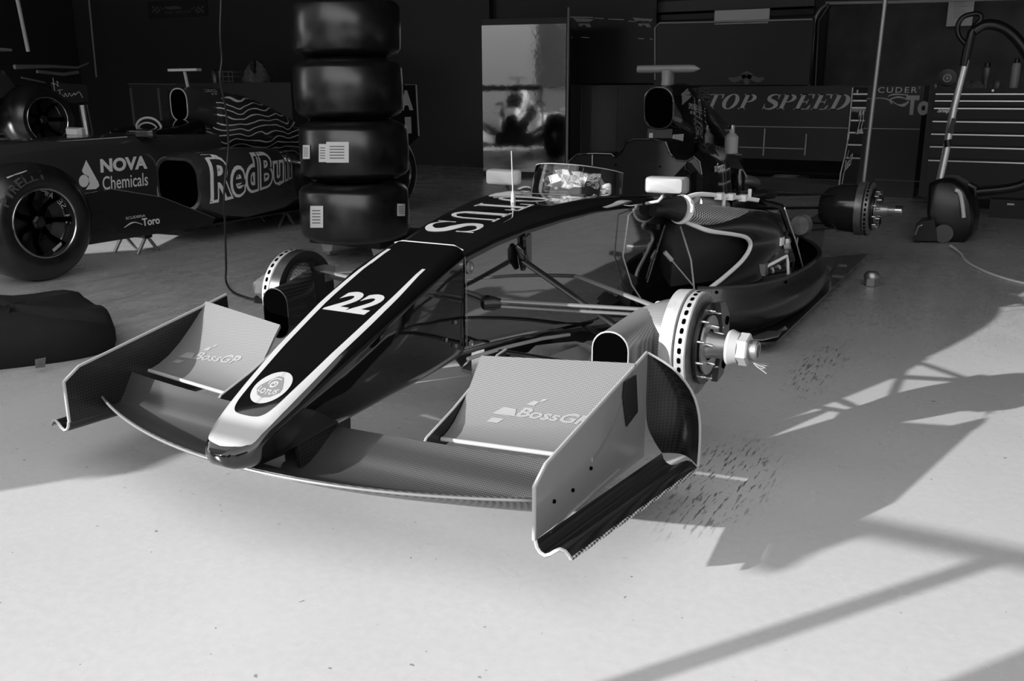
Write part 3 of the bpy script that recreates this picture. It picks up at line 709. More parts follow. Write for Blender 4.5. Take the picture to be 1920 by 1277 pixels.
# --- side pods: lower shell, duct with pale edge, radiator, carbon sleeved pipes, frame
for s in (1, -1):
    def Q(x, y, z): return (s*x, y, z)
    path = crom([(.40, .93, 0), (.50, .99, 0), (.60, 1.11, 0), (.67, 1.34, 0), (.695, 1.68, 0), (.67, 2.05, 0), (.56, 2.4, 0), (.40, 2.7, 0)], 4)
    def shell(k):
        out = []
        for i, p in enumerate(path):
            q = path[min(i+1, len(path)-1)]-path[max(i-1, 0)]; nrm = V((q.y, -q.x, 0)).normalized()
            rimz = .262-.02*max(0, (i-14)/14)
            prof_ = [(-.02, rimz-.002), (.0, rimz), (.008, rimz-.04), (.028, .19), (.034, .135), (.012, .09), (-.04, .064)]
            out.append([Q(p.x+nrm.x*o, p.y+nrm.y*o, z) for o, z in prof_])
        return out
    sp = MB().sheet(shell(0), (0, .001, -.004)).build('sidepod_shell', 'carbondark', car, 50)
    sl = MB().tube([Q(p.x, p.y, .263) for p in path[:18]], .006, 6).build('rim_strip', 'carbon', sp)
    MB().lathe([(0, .007), (.004, .007)], Q(.47, .965, .245), (.3*s, -1, 0), 10).lathe([(0, .007), (.004, .007)], Q(.668, 1.30, .245), (s, -.4, 0), 10).build('fastener', 'hole', sp)
    ed = crom([(.335, .865, .545), (.38, .92, .515), (.42, .985, .488), (.465, 1.13, .46), (.500, 1.25, .43), (.508, 1.30, .385), (.498, 1.215, .335), (.465, 1.06, .285), (.44, .985, .258), (.422, .952, .232)], 4)
    rr_ = crom([(.44, 1.25, .545), (.49, 1.33, .535), (.54, 1.40, .52), (.575, 1.45, .48), (.59, 1.49, .44), (.60, 1.55, .40), (.605, 1.58, .36), (.605, 1.58, .31), (.60, 1.50, .275), (.56, 1.25, .25)], 4)
    rows = []
    for k in range(7):
        u = k/6; rows.append([Q(*(a.lerp(b, u)+V((0, 0, .0)) + V((.02*math.sin(math.pi*u), 0, 0)))) for a, b in zip(ed, rr_)])
    dm = MB().sheet(rows, Q(.003, .004, 0)).build('radiator_duct', 'carbondark', car, 50)
    MB().tube([Q(*p) for p in ed], .0095, 8, ).build('duct_edge', 'paper', dm)
    MB().sheet([[Q(.26, 1.0, .50), Q(.52, 1.42, .47)], [Q(.26, 1.0, .24), Q(.52, 1.42, .24)]], (0, .03, 0)).build('radiator_core', 'grille', car)
    MB().tube([Q(.345, .85, .585), Q(.375, .93, .560), Q(.40, 1.02, .545), Q(.50, 1.50, .472)], [.034, .042, .044, .044], 20).build('sleeved_pipe', 'carbonpipe', car)
    MB().tube([Q(.335, 1.06, .585), Q(.385, 1.30, .545)], [.03, .03], 16).build('sleeved_pipe', 'carbonpipe', car)
    MB().tube([Q(.50, 1.50, .472), Q(.53, 1.60, .45), Q(.50, 1.75, .40)], [.046, .044, .04], 16).build('hose_coupling', 'dark', car)
    MB().lathe([(-.006, .04), (-.006, .058), (.006, .058), (.006, .04)], Q(.345, .85, .585), (.35*s, 1, -.25), 28).build('pipe_flange', 'paper', car)
    MB().tube([Q(.27, .72, .60), Q(.30, .78, .60), Q(.335, .84, .588)], [.03, .034, .052], 16).build('pipe_end', 'dark', car)
    MB().tube(crom([Q(.33, .95, .62), Q(.36, 1.05, .625), Q(.44, 1.30, .59), Q(.52, 1.46, .56), Q(.585, 1.47, .54)], 4), .0095, 8).build('coolant_line', 'paper', car)
    cl_ = MB()
    for q in ((.40, 1.17, .607), (.425, 1.25, .598), (.455, 1.34, .585)): cl_.box(Q(*q), (.03, .045, .026))
    for q in ((.41, 1.2, .585), (.47, 1.38, .60)): cl_.lathe([(-.02, .008), (.02, .008)], Q(*q), (0, 0, 1), 8)
    cl_.build('line_fitting', 'paper', car)
    fr_ = MB().tube([Q(.50, 1.43, .565), Q(.59, 1.45, .545), Q(.607, 1.50, .48), Q(.622, 1.56, .40), Q(.628, 1.68, .30), Q(.63, 1.78, .22)], .014, 6).build('side_frame', 'black', car)
    MB().tube([Q(.61, 1.438, .54), Q(.625, 1.50, .46), Q(.640, 1.57, .38), Q(.645, 1.76, .22)], .0035, 6).build('frame_edge', 'edge', fr_)
    # small electrics and hoses between duct and frame
    e1 = MB().box(Q(.585, 1.50, .385), (.03, .05, .035)).box(Q(.60, 1.56, .375), (.03, .04, .03)).build('connector', 'paper', car)
    MB().tube(crom([Q(.60, 1.48, .52), Q(.612, 1.52, .46), Q(.605, 1.53, .40)], 4), .006, 6).build('cable', 'plastic', car)
    MB().box(Q(.555, 1.33, .285), (.045, .05, .05)).build('sensor_box', 'greyvinyl', car)
    MB().tube([Q(.565, 1.33, .29), Q(.60, 1.42, .31), Q(.625, 1.48, .325), Q(.63, 1.49, .29), Q(.635, 1.49, .24)], .007, 8).build('sensor_pipe', 'paper', car)
    MB().tube([Q(.56, 1.36, .262), Q(.63, 1.44, .27)], .014, 10).build('valve_body', 'dark', car)
    for q in ((.585, 1.385, .272), (.605, 1.42, .278)): MB().lathe([(-.005, .0155), (.005, .0155)], Q(*q), (.07*s, .08, .01), 10).build('valve_ring', 'edge', car)
    for q in ((.60, 1.55, .335), (.615, 1.52, .36)): MB().lathe([(-.012, .012), (.012, .014)], Q(*q), (s, 0, .3), 10).build('plug', 'edge', car)
    MB().lathe([(-.05, .02), (-.04, .045), (0, .055), (.04, .045), (.05, .02)], Q(.58, 1.95, .40), (0, 1, 0), 16).build('foil_heat_shield', 'ragm', car)
    MB().tube([Q(.30, .98, .50), Q(.345, 1.0, .36), Q(.37, .985, .24)], .004, 6).build('brace_wire', 'trim', car)
    MB().tube([Q(.28, .86, .41), Q(.305, .88, .375)], .009, 8).tube([Q(.305, .88, .375), Q(.37, .97, .26)], .003, 6).build('damper_link', 'trim', car)
    MB().tube([Q(.255, .60, .615), Q(.265, .50, .60), Q(.256, .48, .45), Q(.262, .56, .33), Q(.268, .70, .22)], .003, 6).build('opening_seam', 'trim', tub)
# --- floor plate
fl_ = [(-.24, .55), (.24, .55), (.34, .86), (.60, .93), (.71, 1.02), (.712, 3.32), (.44, 2.98), (-.44, 2.98), (-.712, 3.32), (-.71, 1.02), (-.60, .93), (-.34, .86)]
fp = MB().prism([(x, y, .046) for x, y in fl_], (0, 0, .009)).build('floor_plate', 'black2', car)
for s in (1, -1):
    MB().sheet([[(s*.60, .985, .057), (s*.66, .99, .060), (s*.715, 1.02, .075)], [(s*.62, 1.06, .058), (s*.68, 1.09, .066), (s*.722, 1.10, .10)], [(s*.64, 1.15, .057), (s*.69, 1.17, .06), (s*.716, 1.18, .07)]], (0, 0, .004)).build('corner_curl', 'metal2', fp, 60)
    MB().prism([(s*.43-.004, 2.55, .06), (s*.43-.004, 3.35, .07), (s*.43-.004, 3.40, .30), (s*.43-.004, 2.65, .30)], (.008, 0, 0)).build('diffuser_fence', 'black2', car)
# --- engine, gearbox, pipework behind the cockpit
MB().rings([tubring(y, w, a, b, .05) for y, w, a, b in ((1.40, .24, .60, .10), (1.7, .22, .56, .10), (2.2, .20, .50, .10), (2.55, .14, .46, .14))]).build('engine_block', 'dark', car, 50)
MB().rings([tubring(y, w, a, b, .04) for y, w, a, b in ((2.5, .13, .44, .16), (2.9, .12, .42, .18), (3.3, .08, .36, .20), (3.45, .05, .33, .22))]).build('gearbox', 'dark', car, 50)
for s in (1, -1):
    MB().rings([[(s*x, y, z) for x, z in ((.19, .56), (.33, .53), (.33, .505), (.19, .50))] for y in (1.62, 1.98)]).build('airbox_lid', 'black', car)
    MB().tube(crom([(s*.14, 2.05, .55), (s*.22, 2.15, .58), (s*.24, 2.35, .55), (s*.17, 2.6, .50), (s*.13, 2.8, .48)], 5), .028, 12).build('exhaust_pipe', 'metal2' if s > 0 else 'dark', car)
    MB().tube(crom([(s*.20, 2.2, .48), (s*.29, 2.3, .50), (s*.29, 2.55, .47), (s*.2, 2.75, .44)], 5), .024, 12).build('exhaust_pipe', 'dark', car)
    MB().tube(crom([(s*.30, 1.9, .56), (s*.27, 2.0, .62), (s*.22, 2.12, .63), (s*.2, 2.3, .57)], 5), .008, 8).build('oil_hose', 'plastic', car)
    MB().tube(crom([(s*.26, 1.98, .57), (s*.24, 2.05, .64), (s*.26, 2.10, .60), (s*.22, 2.2, .58)], 5), .006, 8).build('braided_hose', 'edge', car)
    arm('rear_wishbone', (.12, 2.55, .47), (.66, 2.90, .45), .012, 'black2', s)
    arm('rear_wishbone', (.11, 3.10, .40), (.66, 2.96, .45), .012, 'black2', s)
    arm('rear_wishbone', (.13, 2.60, .22), (.66, 2.92, .27), .012, 'black2', s)
    arm('rear_track_rod', (.11, 3.15, .24), (.66, 3.0, .27), .010, 'black2', s)
    MB().rings([[(s*x, 2.937+r*math.cos(a*math.pi/12)*1.0, .372+r*math.sin(a*math.pi/12)) for a in range(24)] for x, r in ((.48, .07), (.52, .115), (.60, .135), (.70, .14))]).build('rear_brake_shroud', 'black2', car)
    arm('drive_shaft', (.10, 2.93, .34), (.60, 2.937, .372), .018, 'dark', s)
MB().prism([(.34, 2.06, .43), (.44, 2.06, .45), (.40, 2.06, .36), (.36, 2.06, .33)], (0, .004, 0)).build('heat_panel', 'greyvinyl', car)
tank = MB().lathe([(0, .03), (.005, .036), (.09, .036), (.105, .022), (.11, .014), (.13, .014)], (.115, 2.30, .70), (0, 0, 1), 20).build('catch_bottle', 'bottle', car)
MB().lathe([(.13, .016), (.15, .016)], (.115, 2.30, .70), (0, 0, 1), 14).build('bottle_cap', 'metal', tank)
# --- rear wing: two endplates and the lower beam (upper flaps taken off)
for s, wx in ((1, .485), (-1, .60)):
    oy = [(3.62, 1.035), (3.62, .80), (3.62, .73), (3.56, .62), (3.46, .52), (3.44, .40), (3.44, .20), (3.95, .20), (4.12, .50), (4.15, .75), (4.18, 1.035)]
    reM = MB().prism([(s*wx-.006, y, z) for y, z in oy], (.012, 0, 0))
    re = reM.build('rear_wing_endplate', 'black', car)
    MB().tube([(s*wx, y-.001, z) for y, z in oy[:6]], .004, 6).build('edge_trim', 'trim', re)
    if s > 0:
        n = fit2d(font2d('22', 1, .15, .02), 0, .24, 0, .15)
        decal('race_number', n, 'paper', re, (.4925, 3.86, .74), (0, 1, .0), (0, 0, 1))
        n = fit2d(font2d('BossGP', 1, .3, .02), 0, .30, 0, .07)
        n.merge(poly2d([(-.05, -.09), (-.02, -.09), (.02, .0), (-.02, .0)], [(.05, .08), (.08, .08), (.12, .12), (.1, .12)]))
        decal('wing_lettering', n, 'sticker', re, (.4925, 3.52, .52), (0, .9, .12), (0, .1, 1))
        decal('pale_mark', poly2d(R2(0, .06, 0, .02)), 'signwhite', re, (.4925, 3.72, 1.0), (0, 1, 0), (0, 0, 1))
rows = [[(x, 3.45+.32*c, z) for c, z in ((0, .48), (.1, .475), (.3, .472), (.6, .49), (.85, .52), (1, .55))] for x in (-.594, 0, .478)]
MB().sheet(rows, (0, 0, .02)).build('rear_lower_beam', 'black', car, 40)
MB().prism([(-.594, 3.80, .44), (-.594, 3.80, .415), (.478, 3.80, .415), (.478, 3.80, .44)], (0, .012, 0)).build('rear_crash_bar', 'trim', car)

# ------------------------------------------------------------------ second car (left, behind), carries drink and chemical sponsors
rb = thing('race_car', 'dark single seater with sponsor lettering on its flanks, standing on trestles at left', 'race car', (-4.1, 2.2, 0))
def wheel(name, o, r, w, s, parent, rimr=.19, deep=.05):
    """axle along x; outer face at o, body going inwards"""
    O = V(o); ax = (s, 0, 0)
    ty = MB().lathe([(-w+.02, rimr+.008), (-w, rimr+.05), (-w+.012, r-.05), (-w+.05, r-.008), (-w*.5, r), (-.05, r-.008), (-.012, r-.05), (0, rimr+.05), (-.016, rimr+.008)], O, ax, 64, False).build(name, 'rubber', parent, 60)
    ri = MB().lathe([(-w+.03, rimr+.006), (-.03, rimr-.012), (-.012, rimr-.004), (-.010, rimr+.008), (-.016, rimr+.011)], O, ax, 64, False).build('rim', 'black2', ty, 40)
    MB().lathe([(-.012, rimr-.006), (-.008, rimr-.001), (-.008, rimr+.005), (-.013, rimr+.009)], O, ax, 64, False).build('rim_edge', 'metal', ri)
    di = MB().lathe([(-deep-.06, .001), (-deep-.06, .05), (-deep-.075, .12), (-.10, rimr-.012)], O, ax, 48, False); di.build('wheel_dish', 'plastic', ri)
    sp = MB()
    for k in range(7):
        a = 2*math.pi*k/7; R = Matrix.Rotation(a, 3, 'X')
        sp.tube([O+V((s*(-deep-.04), 0, 0))+R @ V((0, .035, 0)), O+V((s*(-deep-.045), 0, 0))+R @ V((0, .11, 0)), O+V((s*-.035, 0, 0))+R @ V((0, rimr-.012, 0))], [.02, .013, .016], 8)
    sp.build('spokes', 'hole', ri)
    MB().lathe([(-deep-.05, .045), (-deep-.02, .04), (-deep-.01, .028), (-deep, .026), (-deep+.002, .012)], O, ax, 6, True).build('wheel_nut', 'dark', ri, 20)
    return ty
wl = wheel('front_wheel', (-3.22, .60, .33), .33, .32, 1, rb)
for q, txt, sz in (((-3.2285, .60, .33), 'SAVUE', .04),):
    m = MB()
    for i, ch in enumerate('WAVES 42'):
        a = math.radians(72-11*i); f_ = fit2d(font2d(ch, 1), -.012, .012, -.016, .016) if ch != ' ' else None
        if f_:
            c, w = math.cos(a), math.sin(a)
            m.add([(.165*c+(-p.y*c+p.x*w)*-1, .165*w+(-p.y*w-p.x*c)*-1, 0) for p in f_.v], f_.f)
    decal('rim_lettering', m, 'trim', wl, (-3.268, .60, .33), (0, 1, 0), (0, 0, 1))
decal('rim_tag', poly2d([(.04, -.17), (.10, -.135), (.09, -.12), (.03, -.155)]), 'trim', wl, (-3.255, .60, .33), (0, 1, 0), (0, 0, 1))
m = MB()
for i, ch in enumerate('PIRELLI'):
    a = math.radians(148-10*i); f_ = fit2d(font2d(ch, 1, 0, .02), -.020 if ch != 'I' else -.008, .020 if ch != 'I' else .008, -.024, .024)
    c, w = math.cos(a), math.sin(a)
    m.add([(.262*c+p.y*c+p.x*w, .262*w+p.y*w-p.x*c, 0) for p in f_.v], f_.f)
tyM = MB().lathe([(-.05, .322), (-.012, .28), (0, .24), (-.016, .198)], (-3.22, .60, .33), (1, 0, 0), 64, False)
decal('tyre_lettering', m, 'lettersoft', wl, (-2.9, .60, .33), (0, 1, 0), (0, 0, 1), tyM, (-1, 0, 0), .03, .001)
decal('tyre_marking', stroke2d([(-.17, .262), (-.13, .275), (-.10, .282), (-.06, .292)], [.008, .004, .006, .004]), 'trim', wl, (-2.9, .60, .33), (0, 1, 0), (0, 0, 1), tyM, (-1, 0, 0), .03, .001)
wheel('rear_wheel', (-3.24, 3.96, .33), .33, .36, 1, rb)
wheel('rear_wheel', (-4.96, 3.96, .33), .33, .36, -1, rb)
rbM = MB().rings([tubring(y, w, a, b, .06, w*.8) for y, w, a, b in ((-1.0, .08, .42, .28), (-.6, .13, .52, .30), (0, .18, .64, .33), (.4, .22, .70, .33), (.9, .25, .73, .30), (1.4, .27, .735, .22), (1.9, .30, .74, .14), (2.5, .30, .72, .13))]).xform(lambda p: (p.x-4.1, p.y, p.z))
rbt = rbM.build('monocoque', 'navy', rb, 50)
for s in (1, -1): MB().tube([(-4.1+s*.13, .05, .657), (-4.1+s*.2, .5, .70), (-4.1+s*.22, 1.2, .725), (-4.1+s*.25, 1.7, .732)], .005, 6).build('crease_highlight', 'trim', rbt)  # highlight along the body edge, modelled as a pale line
nv = fit2d(font2d('NOVA', 1, 0, .045), 0, .36, .115, .205).merge(fit2d(font2d('Chemicals', 1, 0, .008), .01, .36, 0, .09))
nv.merge(poly2d([(-.10, .205), (-.135, .14), (-.125, .12), (-.09, .10), (-.085, .05), (-.115, .015), (-.04, .012), (-.015, .03), (-.02, .055)])).merge(ring2d(-.125, .072, .036, .04, 0, 0, 24))
decal('sponsor_lettering', nv, 'signwhite', rbt, (-3.0, 1.46, .398), (0, 1, -.0), (0, 0, 1), rbM, (-1, 0, 0), .03, .002)
# side pod with inlet
def podring(y, x0, x1, zb, zt, r, sk=0): return [(x, y+sk*(x-x0), z) for x, z in rrect((x0+x1)/2, (zb+zt)/2, (x1-x0)/2, (zt-zb)/2, r, 6)]
PR = [(1.90, -3.84, -3.42, .23, .59, .12), (1.93, -3.85, -3.405, .21, .61, .13), (2.08, -3.87, -3.37, .15, .63, .14), (2.3, -3.88, -3.35, .13, .64, .12), (2.7, -3.90, -3.38, .13, .61, .12), (3.2, -3.94, -3.55, .13, .50, .10), (3.7, -3.96, -3.80, .13, .36, .06)]
spM = MB().rings([podring(*p) for p in PR])
sp = spM.build('sidepod', 'navy', rb, 50)
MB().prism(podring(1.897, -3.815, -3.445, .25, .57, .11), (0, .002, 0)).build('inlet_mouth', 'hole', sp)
MB().tube([podring(1.897, -3.84, -3.42, .23, .59, .12)[i] for i in range(7, 26)], .005, 8).build('inlet_lip', 'metal2', sp)
MB().rings([podring(p[0], -8.2-p[2], -8.2-p[1], *p[3:]) for p in PR]).build('sidepod', 'navy', rb, 50)
ol = fit2d(font2d('RedBull', 1, .12, .075, spacing=1.12), -.02, .86, -.02, .29)
il = fit2d(font2d('RedBull', 1, .12, .012, spacing=1.12), .005, .835, .012, .262)
for l_ in (ol, il): l_.xform(lambda p: (p.x, p.y*lerp(1.12, .72, min(1, max(0, p.x/.84))) + .10*min(1, max(0, p.x/.84)), 0))
decal('sponsor_outline', ol, 'signwhite', sp, (-3.0, 1.98, .285), (0, 1, 0), (0, 0, 1), spM, (-1, 0, 0), .03, .002)
decal('sponsor_lettering', il, 'navy', sp, (-3.0, 1.98, .285), (0, 1, 0), (0, 0, 1), spM, (-1, 0, 0), .03, .004)
l2 = fit2d(font2d('SPEC', 1, .2), 0, .12, .04, .075).merge(fit2d(font2d('TESCE SEKU', 1, .2), .0, .20, 0, .033))
decal('small_lettering', l2, 'greyvinyl', sp, (-3.0, 2.88, .42), (0, 1, .1), (0, 0, 1), spM, (-1, 0, 0), .03, .002)
# barge board with the team script
bbM = MB().prism([(-3.44, .98, .44), (-3.44, 1.20, .45), (-3.44, 1.58, .36), (-3.44, 2.02, .17), (-3.44, 1.98, .13), (-3.44, 1.0, .135)], (.012, 0, 0))
bb = bbM.build('barge_board', 'black2', rb)
MB().tube([(-3.434, 1.20, .452), (-3.434, 1.58, .362), (-3.434, 2.02, .172)], .004, 6).build('edge_trim', 'greyvinyl', bb)
tl = fit2d(font2d('Toro', 1, 0, .03), .12, .26, 0, .05).merge(fit2d(font2d('SCUDERIA', 1), .0, .15, .058, .074)).merge(stroke2d([(-.02, .01), (.03, .03), (.07, .032), (.12, .012)], [.004, .01, .005, .004]))
decal('team_script', tl, 'sticker', bb, (-3.427, 1.28, .195), (0, 1, 0), (0, 0, 1))
MB().prism([(-4.4, 1.75, .125), (-3.5, 1.85, .125), (-3.42, 2.0, .125), (-3.42, 3.4, .125), (-4.78, 3.4, .125), (-4.78, 1.9, .125)], (0, 0, .012)).build('floor_plate', 'black2', rb)
# roll hoop, inlet, camera, contoured tail cover
rcM = MB().rings([[(x-4.1, y, z) for x, z in rrect(0, c, w, h, r, 6)] for y, c, w, h, r in ((2.40, .93, .085, .115, .075), (2.46, .93, .10, .13, .08), (2.75, .89, .115, .16, .08))])
rc = rcM.build('roll_hoop_cowl', 'navy', rb, 50)
rim_ = [(x-4.1, 2.397, z) for x, z in rrect(0, .93, .086, .116, .075, 6)]
MB().tube(rim_+[rim_[0]], .005, 8).build('inlet_rim', 'trim', rc)
MB().prism([(-4.1+(x+4.1)*.95, 2.396, .93+(z-.93)*.95) for x, y, z in rim_], (0, -.001, 0)).build('inlet_mouth', 'hole', rc)
decal('cowl_lettering', fit2d(font2d('LINO ALZA', 1), 0, .12, .02, .04).merge(fit2d(font2d('III III', 1), .05, .10, 0, .012)), 'dimsign', rc, (-3.8, 2.58, 1.0), (0, 1, 0), (0, 0, 1), rcM, (-1, 0, 0), .02, .001)
MB().box((-4.1, 2.48, 1.18), (.30, .05, .018)).build('camera_bar', 'trim', rc)
MB().tube([(-4.1, 2.48, 1.17), (-4.1, 2.50, 1.05)], .012, 8).build('camera_post', 'trim', rc)
MB().rings([[(x-4.1, y, z) for x, z in rrect(0, c, w, h, min(w, h)*.8, 7)] for y, c, w, h in ((2.66, .76, .17, .22), (2.8, .80, .20, .22), (3.0, .77, .21, .22), (3.3, .70, .19, .19), (3.6, .62, .15, .14))]).build('tail_cover', 'contour', rb, 50)
MB().rings([[(x-4.1, y, z) for x, z in rrect(0, c, w, h, min(w, h)*.8, 7)] for y, c, w, h in ((3.55, .62, .15, .13), (3.8, .60, .14, .11), (4.1, .56, .09, .08))]).build('tail_shroud', 'black', rb, 50)
MB().rings([[(x-4.1, y, z) for x, z in rrect(0, .72, w, h, min(w, h)*.8, 5)] for y, w, h in ((1.95, .24, .04), (2.25, .26, .08), (2.45, .2, .11))]).build('cockpit_surround', 'black', rb)
MB().tube([(-4.1+.13*math.cos(a), 2.10, .77+.075*math.sin(a)) for a in [math.pi*k/10 for k in range(11)]], .009, 8).tube([(-4.1+.10*math.cos(a), 2.09, .76+.05*math.sin(a)) for a in [math.pi*k/10 for k in range(11)]], .006, 8).build('steering_hoop', 'trim', rb)
for s in (1, -1):
    MB().rings([[(-4.1+s*.36+x*k, 1.75+dy, .755+z*k) for x, z in rrect(0, 0, .085, .028, .012, 3)] for dy, k in ((-.02, .7), (0, 1), (.03, 1))]).build('mirror', 'trim' if s < 0 else 'black2', rb)
    MB().tube([(-4.1+s*.34, 1.76, .73), (-4.1+s*.27, 1.78, .70)], .007, 6).build('mirror_stem', 'dark', rb)
MB().prism([(-3.9, 3.05, .52), (-3.87, 3.0, .43), (-3.85, 3.05, .44)], (.01, .02, 0)).build('tooth_mark', 'signwhite', rb)
# rear wing
for s in (1, -1):
    re = MB().prism([(-4.1+s*.47, y, z) for y, z in ((4.38, 1.075), (4.82, 1.075), (4.84, .60), (4.5, .45), (4.38, .60))], (.012*s, 0, 0)).build('rear_wing_endplate', 'black2', rb)
    if s > 0:
        MB().tube([(-3.617, 4.80, 1.07), (-3.617, 4.82, .60)], .009, 6).tube([(-3.617, 4.62, 1.07), (-3.617, 4.80, 1.07)], .004, 6).build('pale_border', 'trim', re)
        decal('wing_lettering', fit2d(font2d('RA', 1, 0, .06), -.10, .24, .16, .34).merge(fit2d(font2d('1', 1, 0, .06), .10, .2, -.05, .10)), 'sticker', re, (-3.617, 4.5, .68), (0, 1, 0), (0, 0, 1))
MB().sheet([[(x, y, z) for y, z in ((4.4, .98), (4.6, .985), (4.8, 1.05))] for x in (-4.56, -4.1, -3.64)], (0, 0, .015)).build('rear_wing_flap', 'black2', rb)
MB().tube([(-3.9, .75, .46), (-3.6, .62, .40)], .014, 8).tube([(-3.88, 1.0, .40), (-3.6, .66, .34)], .014, 8).build('front_wishbone', 'black2', rb)
# low trestles under it
t0 = None
for px, py in ((235, 470), (278, 474), (480, 419), (537, 424)):
    p = PZ(0, px, py)
    if t0 is None:
        t0 = thing('trestle_stand', '', 'stand', p, 'trestles under the dark car at left'); o0 = p
        for sy, nm in ((-1, 'leg'), (1, 'leg')):
            MB().tube([p+V((.0, sy*.085, .0)), p+V((0, sy*.012, .10))], .011, 8).build(nm, 'metal2', t0)
        MB().box(p+V((-.06, 0, .110)), (.16, .06, .018)).build('top_bar', 'dark', t0)
        st = t0
    else: st = copy_thing(t0, p-o0)
    st['label'] = {235: 'small A-frame trestle behind the front wheel under the car at left', 278: 'small A-frame trestle below the barge board of the car at left', 480: 'small trestle under the drink lettering, farther from the tyre stack', 537: 'small trestle under the rear of the car, nearest the tyre stack'}[px]

# ------------------------------------------------------------------ third car, far left
tc_ = thing('race_car', 'dark single seater half out of frame behind the dark car at left edge', 'race car', (-6.6, 2.4, 0))
tw = wheel('rear_wheel', (-5.95, 2.62, .79), .30, .3, 1, tc_)
MB().rings([[(x-6.6, y, z) for x, z in rrect(0, c, w, h, .1, 5)] for y, c, w, h in ((-.2, .8, .15, .14), (1.0, .85, .3, .2), (1.9, .95, .32, .28), (2.6, .9, .25, .24), (3.2, .8, .12, .12))]).build('body_shell', 'navy', tc_)
ecm = MB().prism([(-6.25, 1.2, 1.28), (-6.25, 2.45, 1.20), (-6.25, 2.6, .98), (-6.25, 1.2, .95)], (.02, 0, 0)).build('engine_cover', 'navy', tc_)
decal('cover_lettering', fit2d(font2d('Boss', 1, .2, .02), 0, .24, 0, .075), 'greyvinyl', ecm, (-6.228, 2.12, 1.05), (0, 1, 0), (0, 0, 1))
pn = MB().prism([(-5.98, 2.70, 1.10), (-5.98, 3.05, 1.08), (-5.98, 3.05, .93), (-5.98, 2.70, .93)], (.008, 0, 0)).build('side_panel', 'navy', tc_)
sc = stroke2d([(0, .14), (.002, .03)], [.006, .006]).merge(stroke2d([(-.02, .10), (.0, .085), (.02, .09)], [.004]*2)).merge(stroke2d([(.03, .11), (.045, .10), (.03, .08), (.05, .07)], [.005]*2)).merge(stroke2d([(.05, .03), (.05, -.03)], [.006]*2)).merge(stroke2d([(.03, .035), (.08, .04)], [.004]*2)).merge(stroke2d([(.07, .0), (.09, -.02), (.10, .01), (.12, -.02), (.14, .01), (.16, -.015), (.19, .01), (.2, -.005), (.24, .02), (.27, -.03)], [.005]*2))
decal('signature', sc, 'sticker', pn, (-5.971, 2.72, 1.0), (0, 1, 0), (0, 0, 1))
MB().tube([(-5.9, 2.95, .62), (-5.9, 2.93, .91)], .045, 16).build('damper_cylinder', 'metal', tc_)
MB().tube([(-6.0, 2.4, 1.225), (-6.0, 2.75, 1.235), (-6.0, 3.0, 1.228), (-6.0, 3.12, 1.27)], [.02, .012, .01, .006], 8).tube([(-6.0, 2.6, 1.19), (-6.0, 2.85, 1.17), (-6.0, 3.0, 1.19)], .014, 8).tube([(-6.0, 2.45, 1.14), (-6.0, 2.66, 1.10)], .008, 6).build('wing_mount', 'metal2', tc_)
MB().sheet([[(-7.2, 1.3, 1.36), (-6.0, 1.3, 1.36)], [(-7.2, 1.9, 1.37), (-6.0, 1.9, 1.37)], [(-7.2, 2.4, 1.35), (-6.0, 2.4, 1.35)]], (0, 0, .02)).build('rear_wing', 'greyvinyl', tc_)
for x, y in ((-6.5, .6), (-6.7, 2.8)): MB().box((x, y, .31), (.3, .3, .62)).build('support_stand', 'dark', tc_)

# ------------------------------------------------------------------ tyre stack on a dolly
TX, TYc = -2.19, 2.17
dl = thing('tyre_dolly', 'low black dolly on castors under the tyre stack', 'dolly', (TX, TYc, 0))
MB().box((TX, TYc, .115), (.56, .56, .05)).build('deck', 'plastic', dl)
for ax, ay in ((-.2, -.2), (.2, -.2), (-.2, .2), (.2, .2)):
    c_ = MB().lathe([(-.012, .032), (.012, .032)], (TX+ax, TYc+ay, .033), (.8, .6, 0), 18).build('castor', 'edge', dl)
    MB().prism([V((TX+ax, TYc+ay, .035))+V(q) for q in ((-.02, -.015, 0), (.02, .015, 0), (.03, .025, .055), (-.03, -.025, .055))], (.02, -.03, 0)).build('castor_fork', 'metal2', c_)
def tyre_prof(r, w, ri): return [(0.02, ri), (0, ri+.05), (.005, r-.075), (.03, r-.02), (.055, r-.004), (w/2, r), (w-.055, r-.004), (w-.03, r-.02), (w-.005, r-.075), (w, ri+.05), (w-.02, ri)]
def make_tyre():
    t = thing('racing_tyre', '', 'tyre', (TX, TYc, .14), 'tyres in the stack')
    MB().lathe(tyre_prof(.335, .355, .19), (TX, TYc, .14), (0, 0, 1), 72, False).build('tread', 'rubber', t, 60)
    MB().lathe([(.03, .192), (.05, .175), (.17, .165), (.30, .175), (.325, .192)], (TX, TYc, .14), (0, 0, 1), 48, False).build('wheel_rim', 'dark', t)
    MB().lathe([(.16, .17), (.165, .03)], (TX, TYc, .14), (0, 0, 1), 32, False).build('wheel_disc', 'dark', t)
    return t
ty1 = make_tyre(); ty1['label'] = 'bottom tyre of the stack, with paper labels at left and right'
sp_ = []
for px_, py_ in ((666, 405), (665, 286), (654, 174), (649.5, 62)):
    q = CPOS+ray(px_, py_)*5.74; sp_.append(V((q.x, q.y, 0)))
base_ = V((TX, TYc, 0))
ty1.location = ty1.location+V((sp_[0].x-TX, sp_[0].y-TYc, 0)); LOC[ty1.name] = ty1.location.copy()
sp_ = [p-sp_[0]+V((0, 0, .362*k)) for k, p in enumerate(sp_)]
tyres = [ty1]
for d_, lb in zip(sp_[1:], ('tyre second from the floor in the stack, bearing two white labels in front', 'third tyre from the floor in the stack, plain black slick', 'topmost black slick tyre of the stack')):
    tyres.append(copy_thing(ty1, d_, lb))
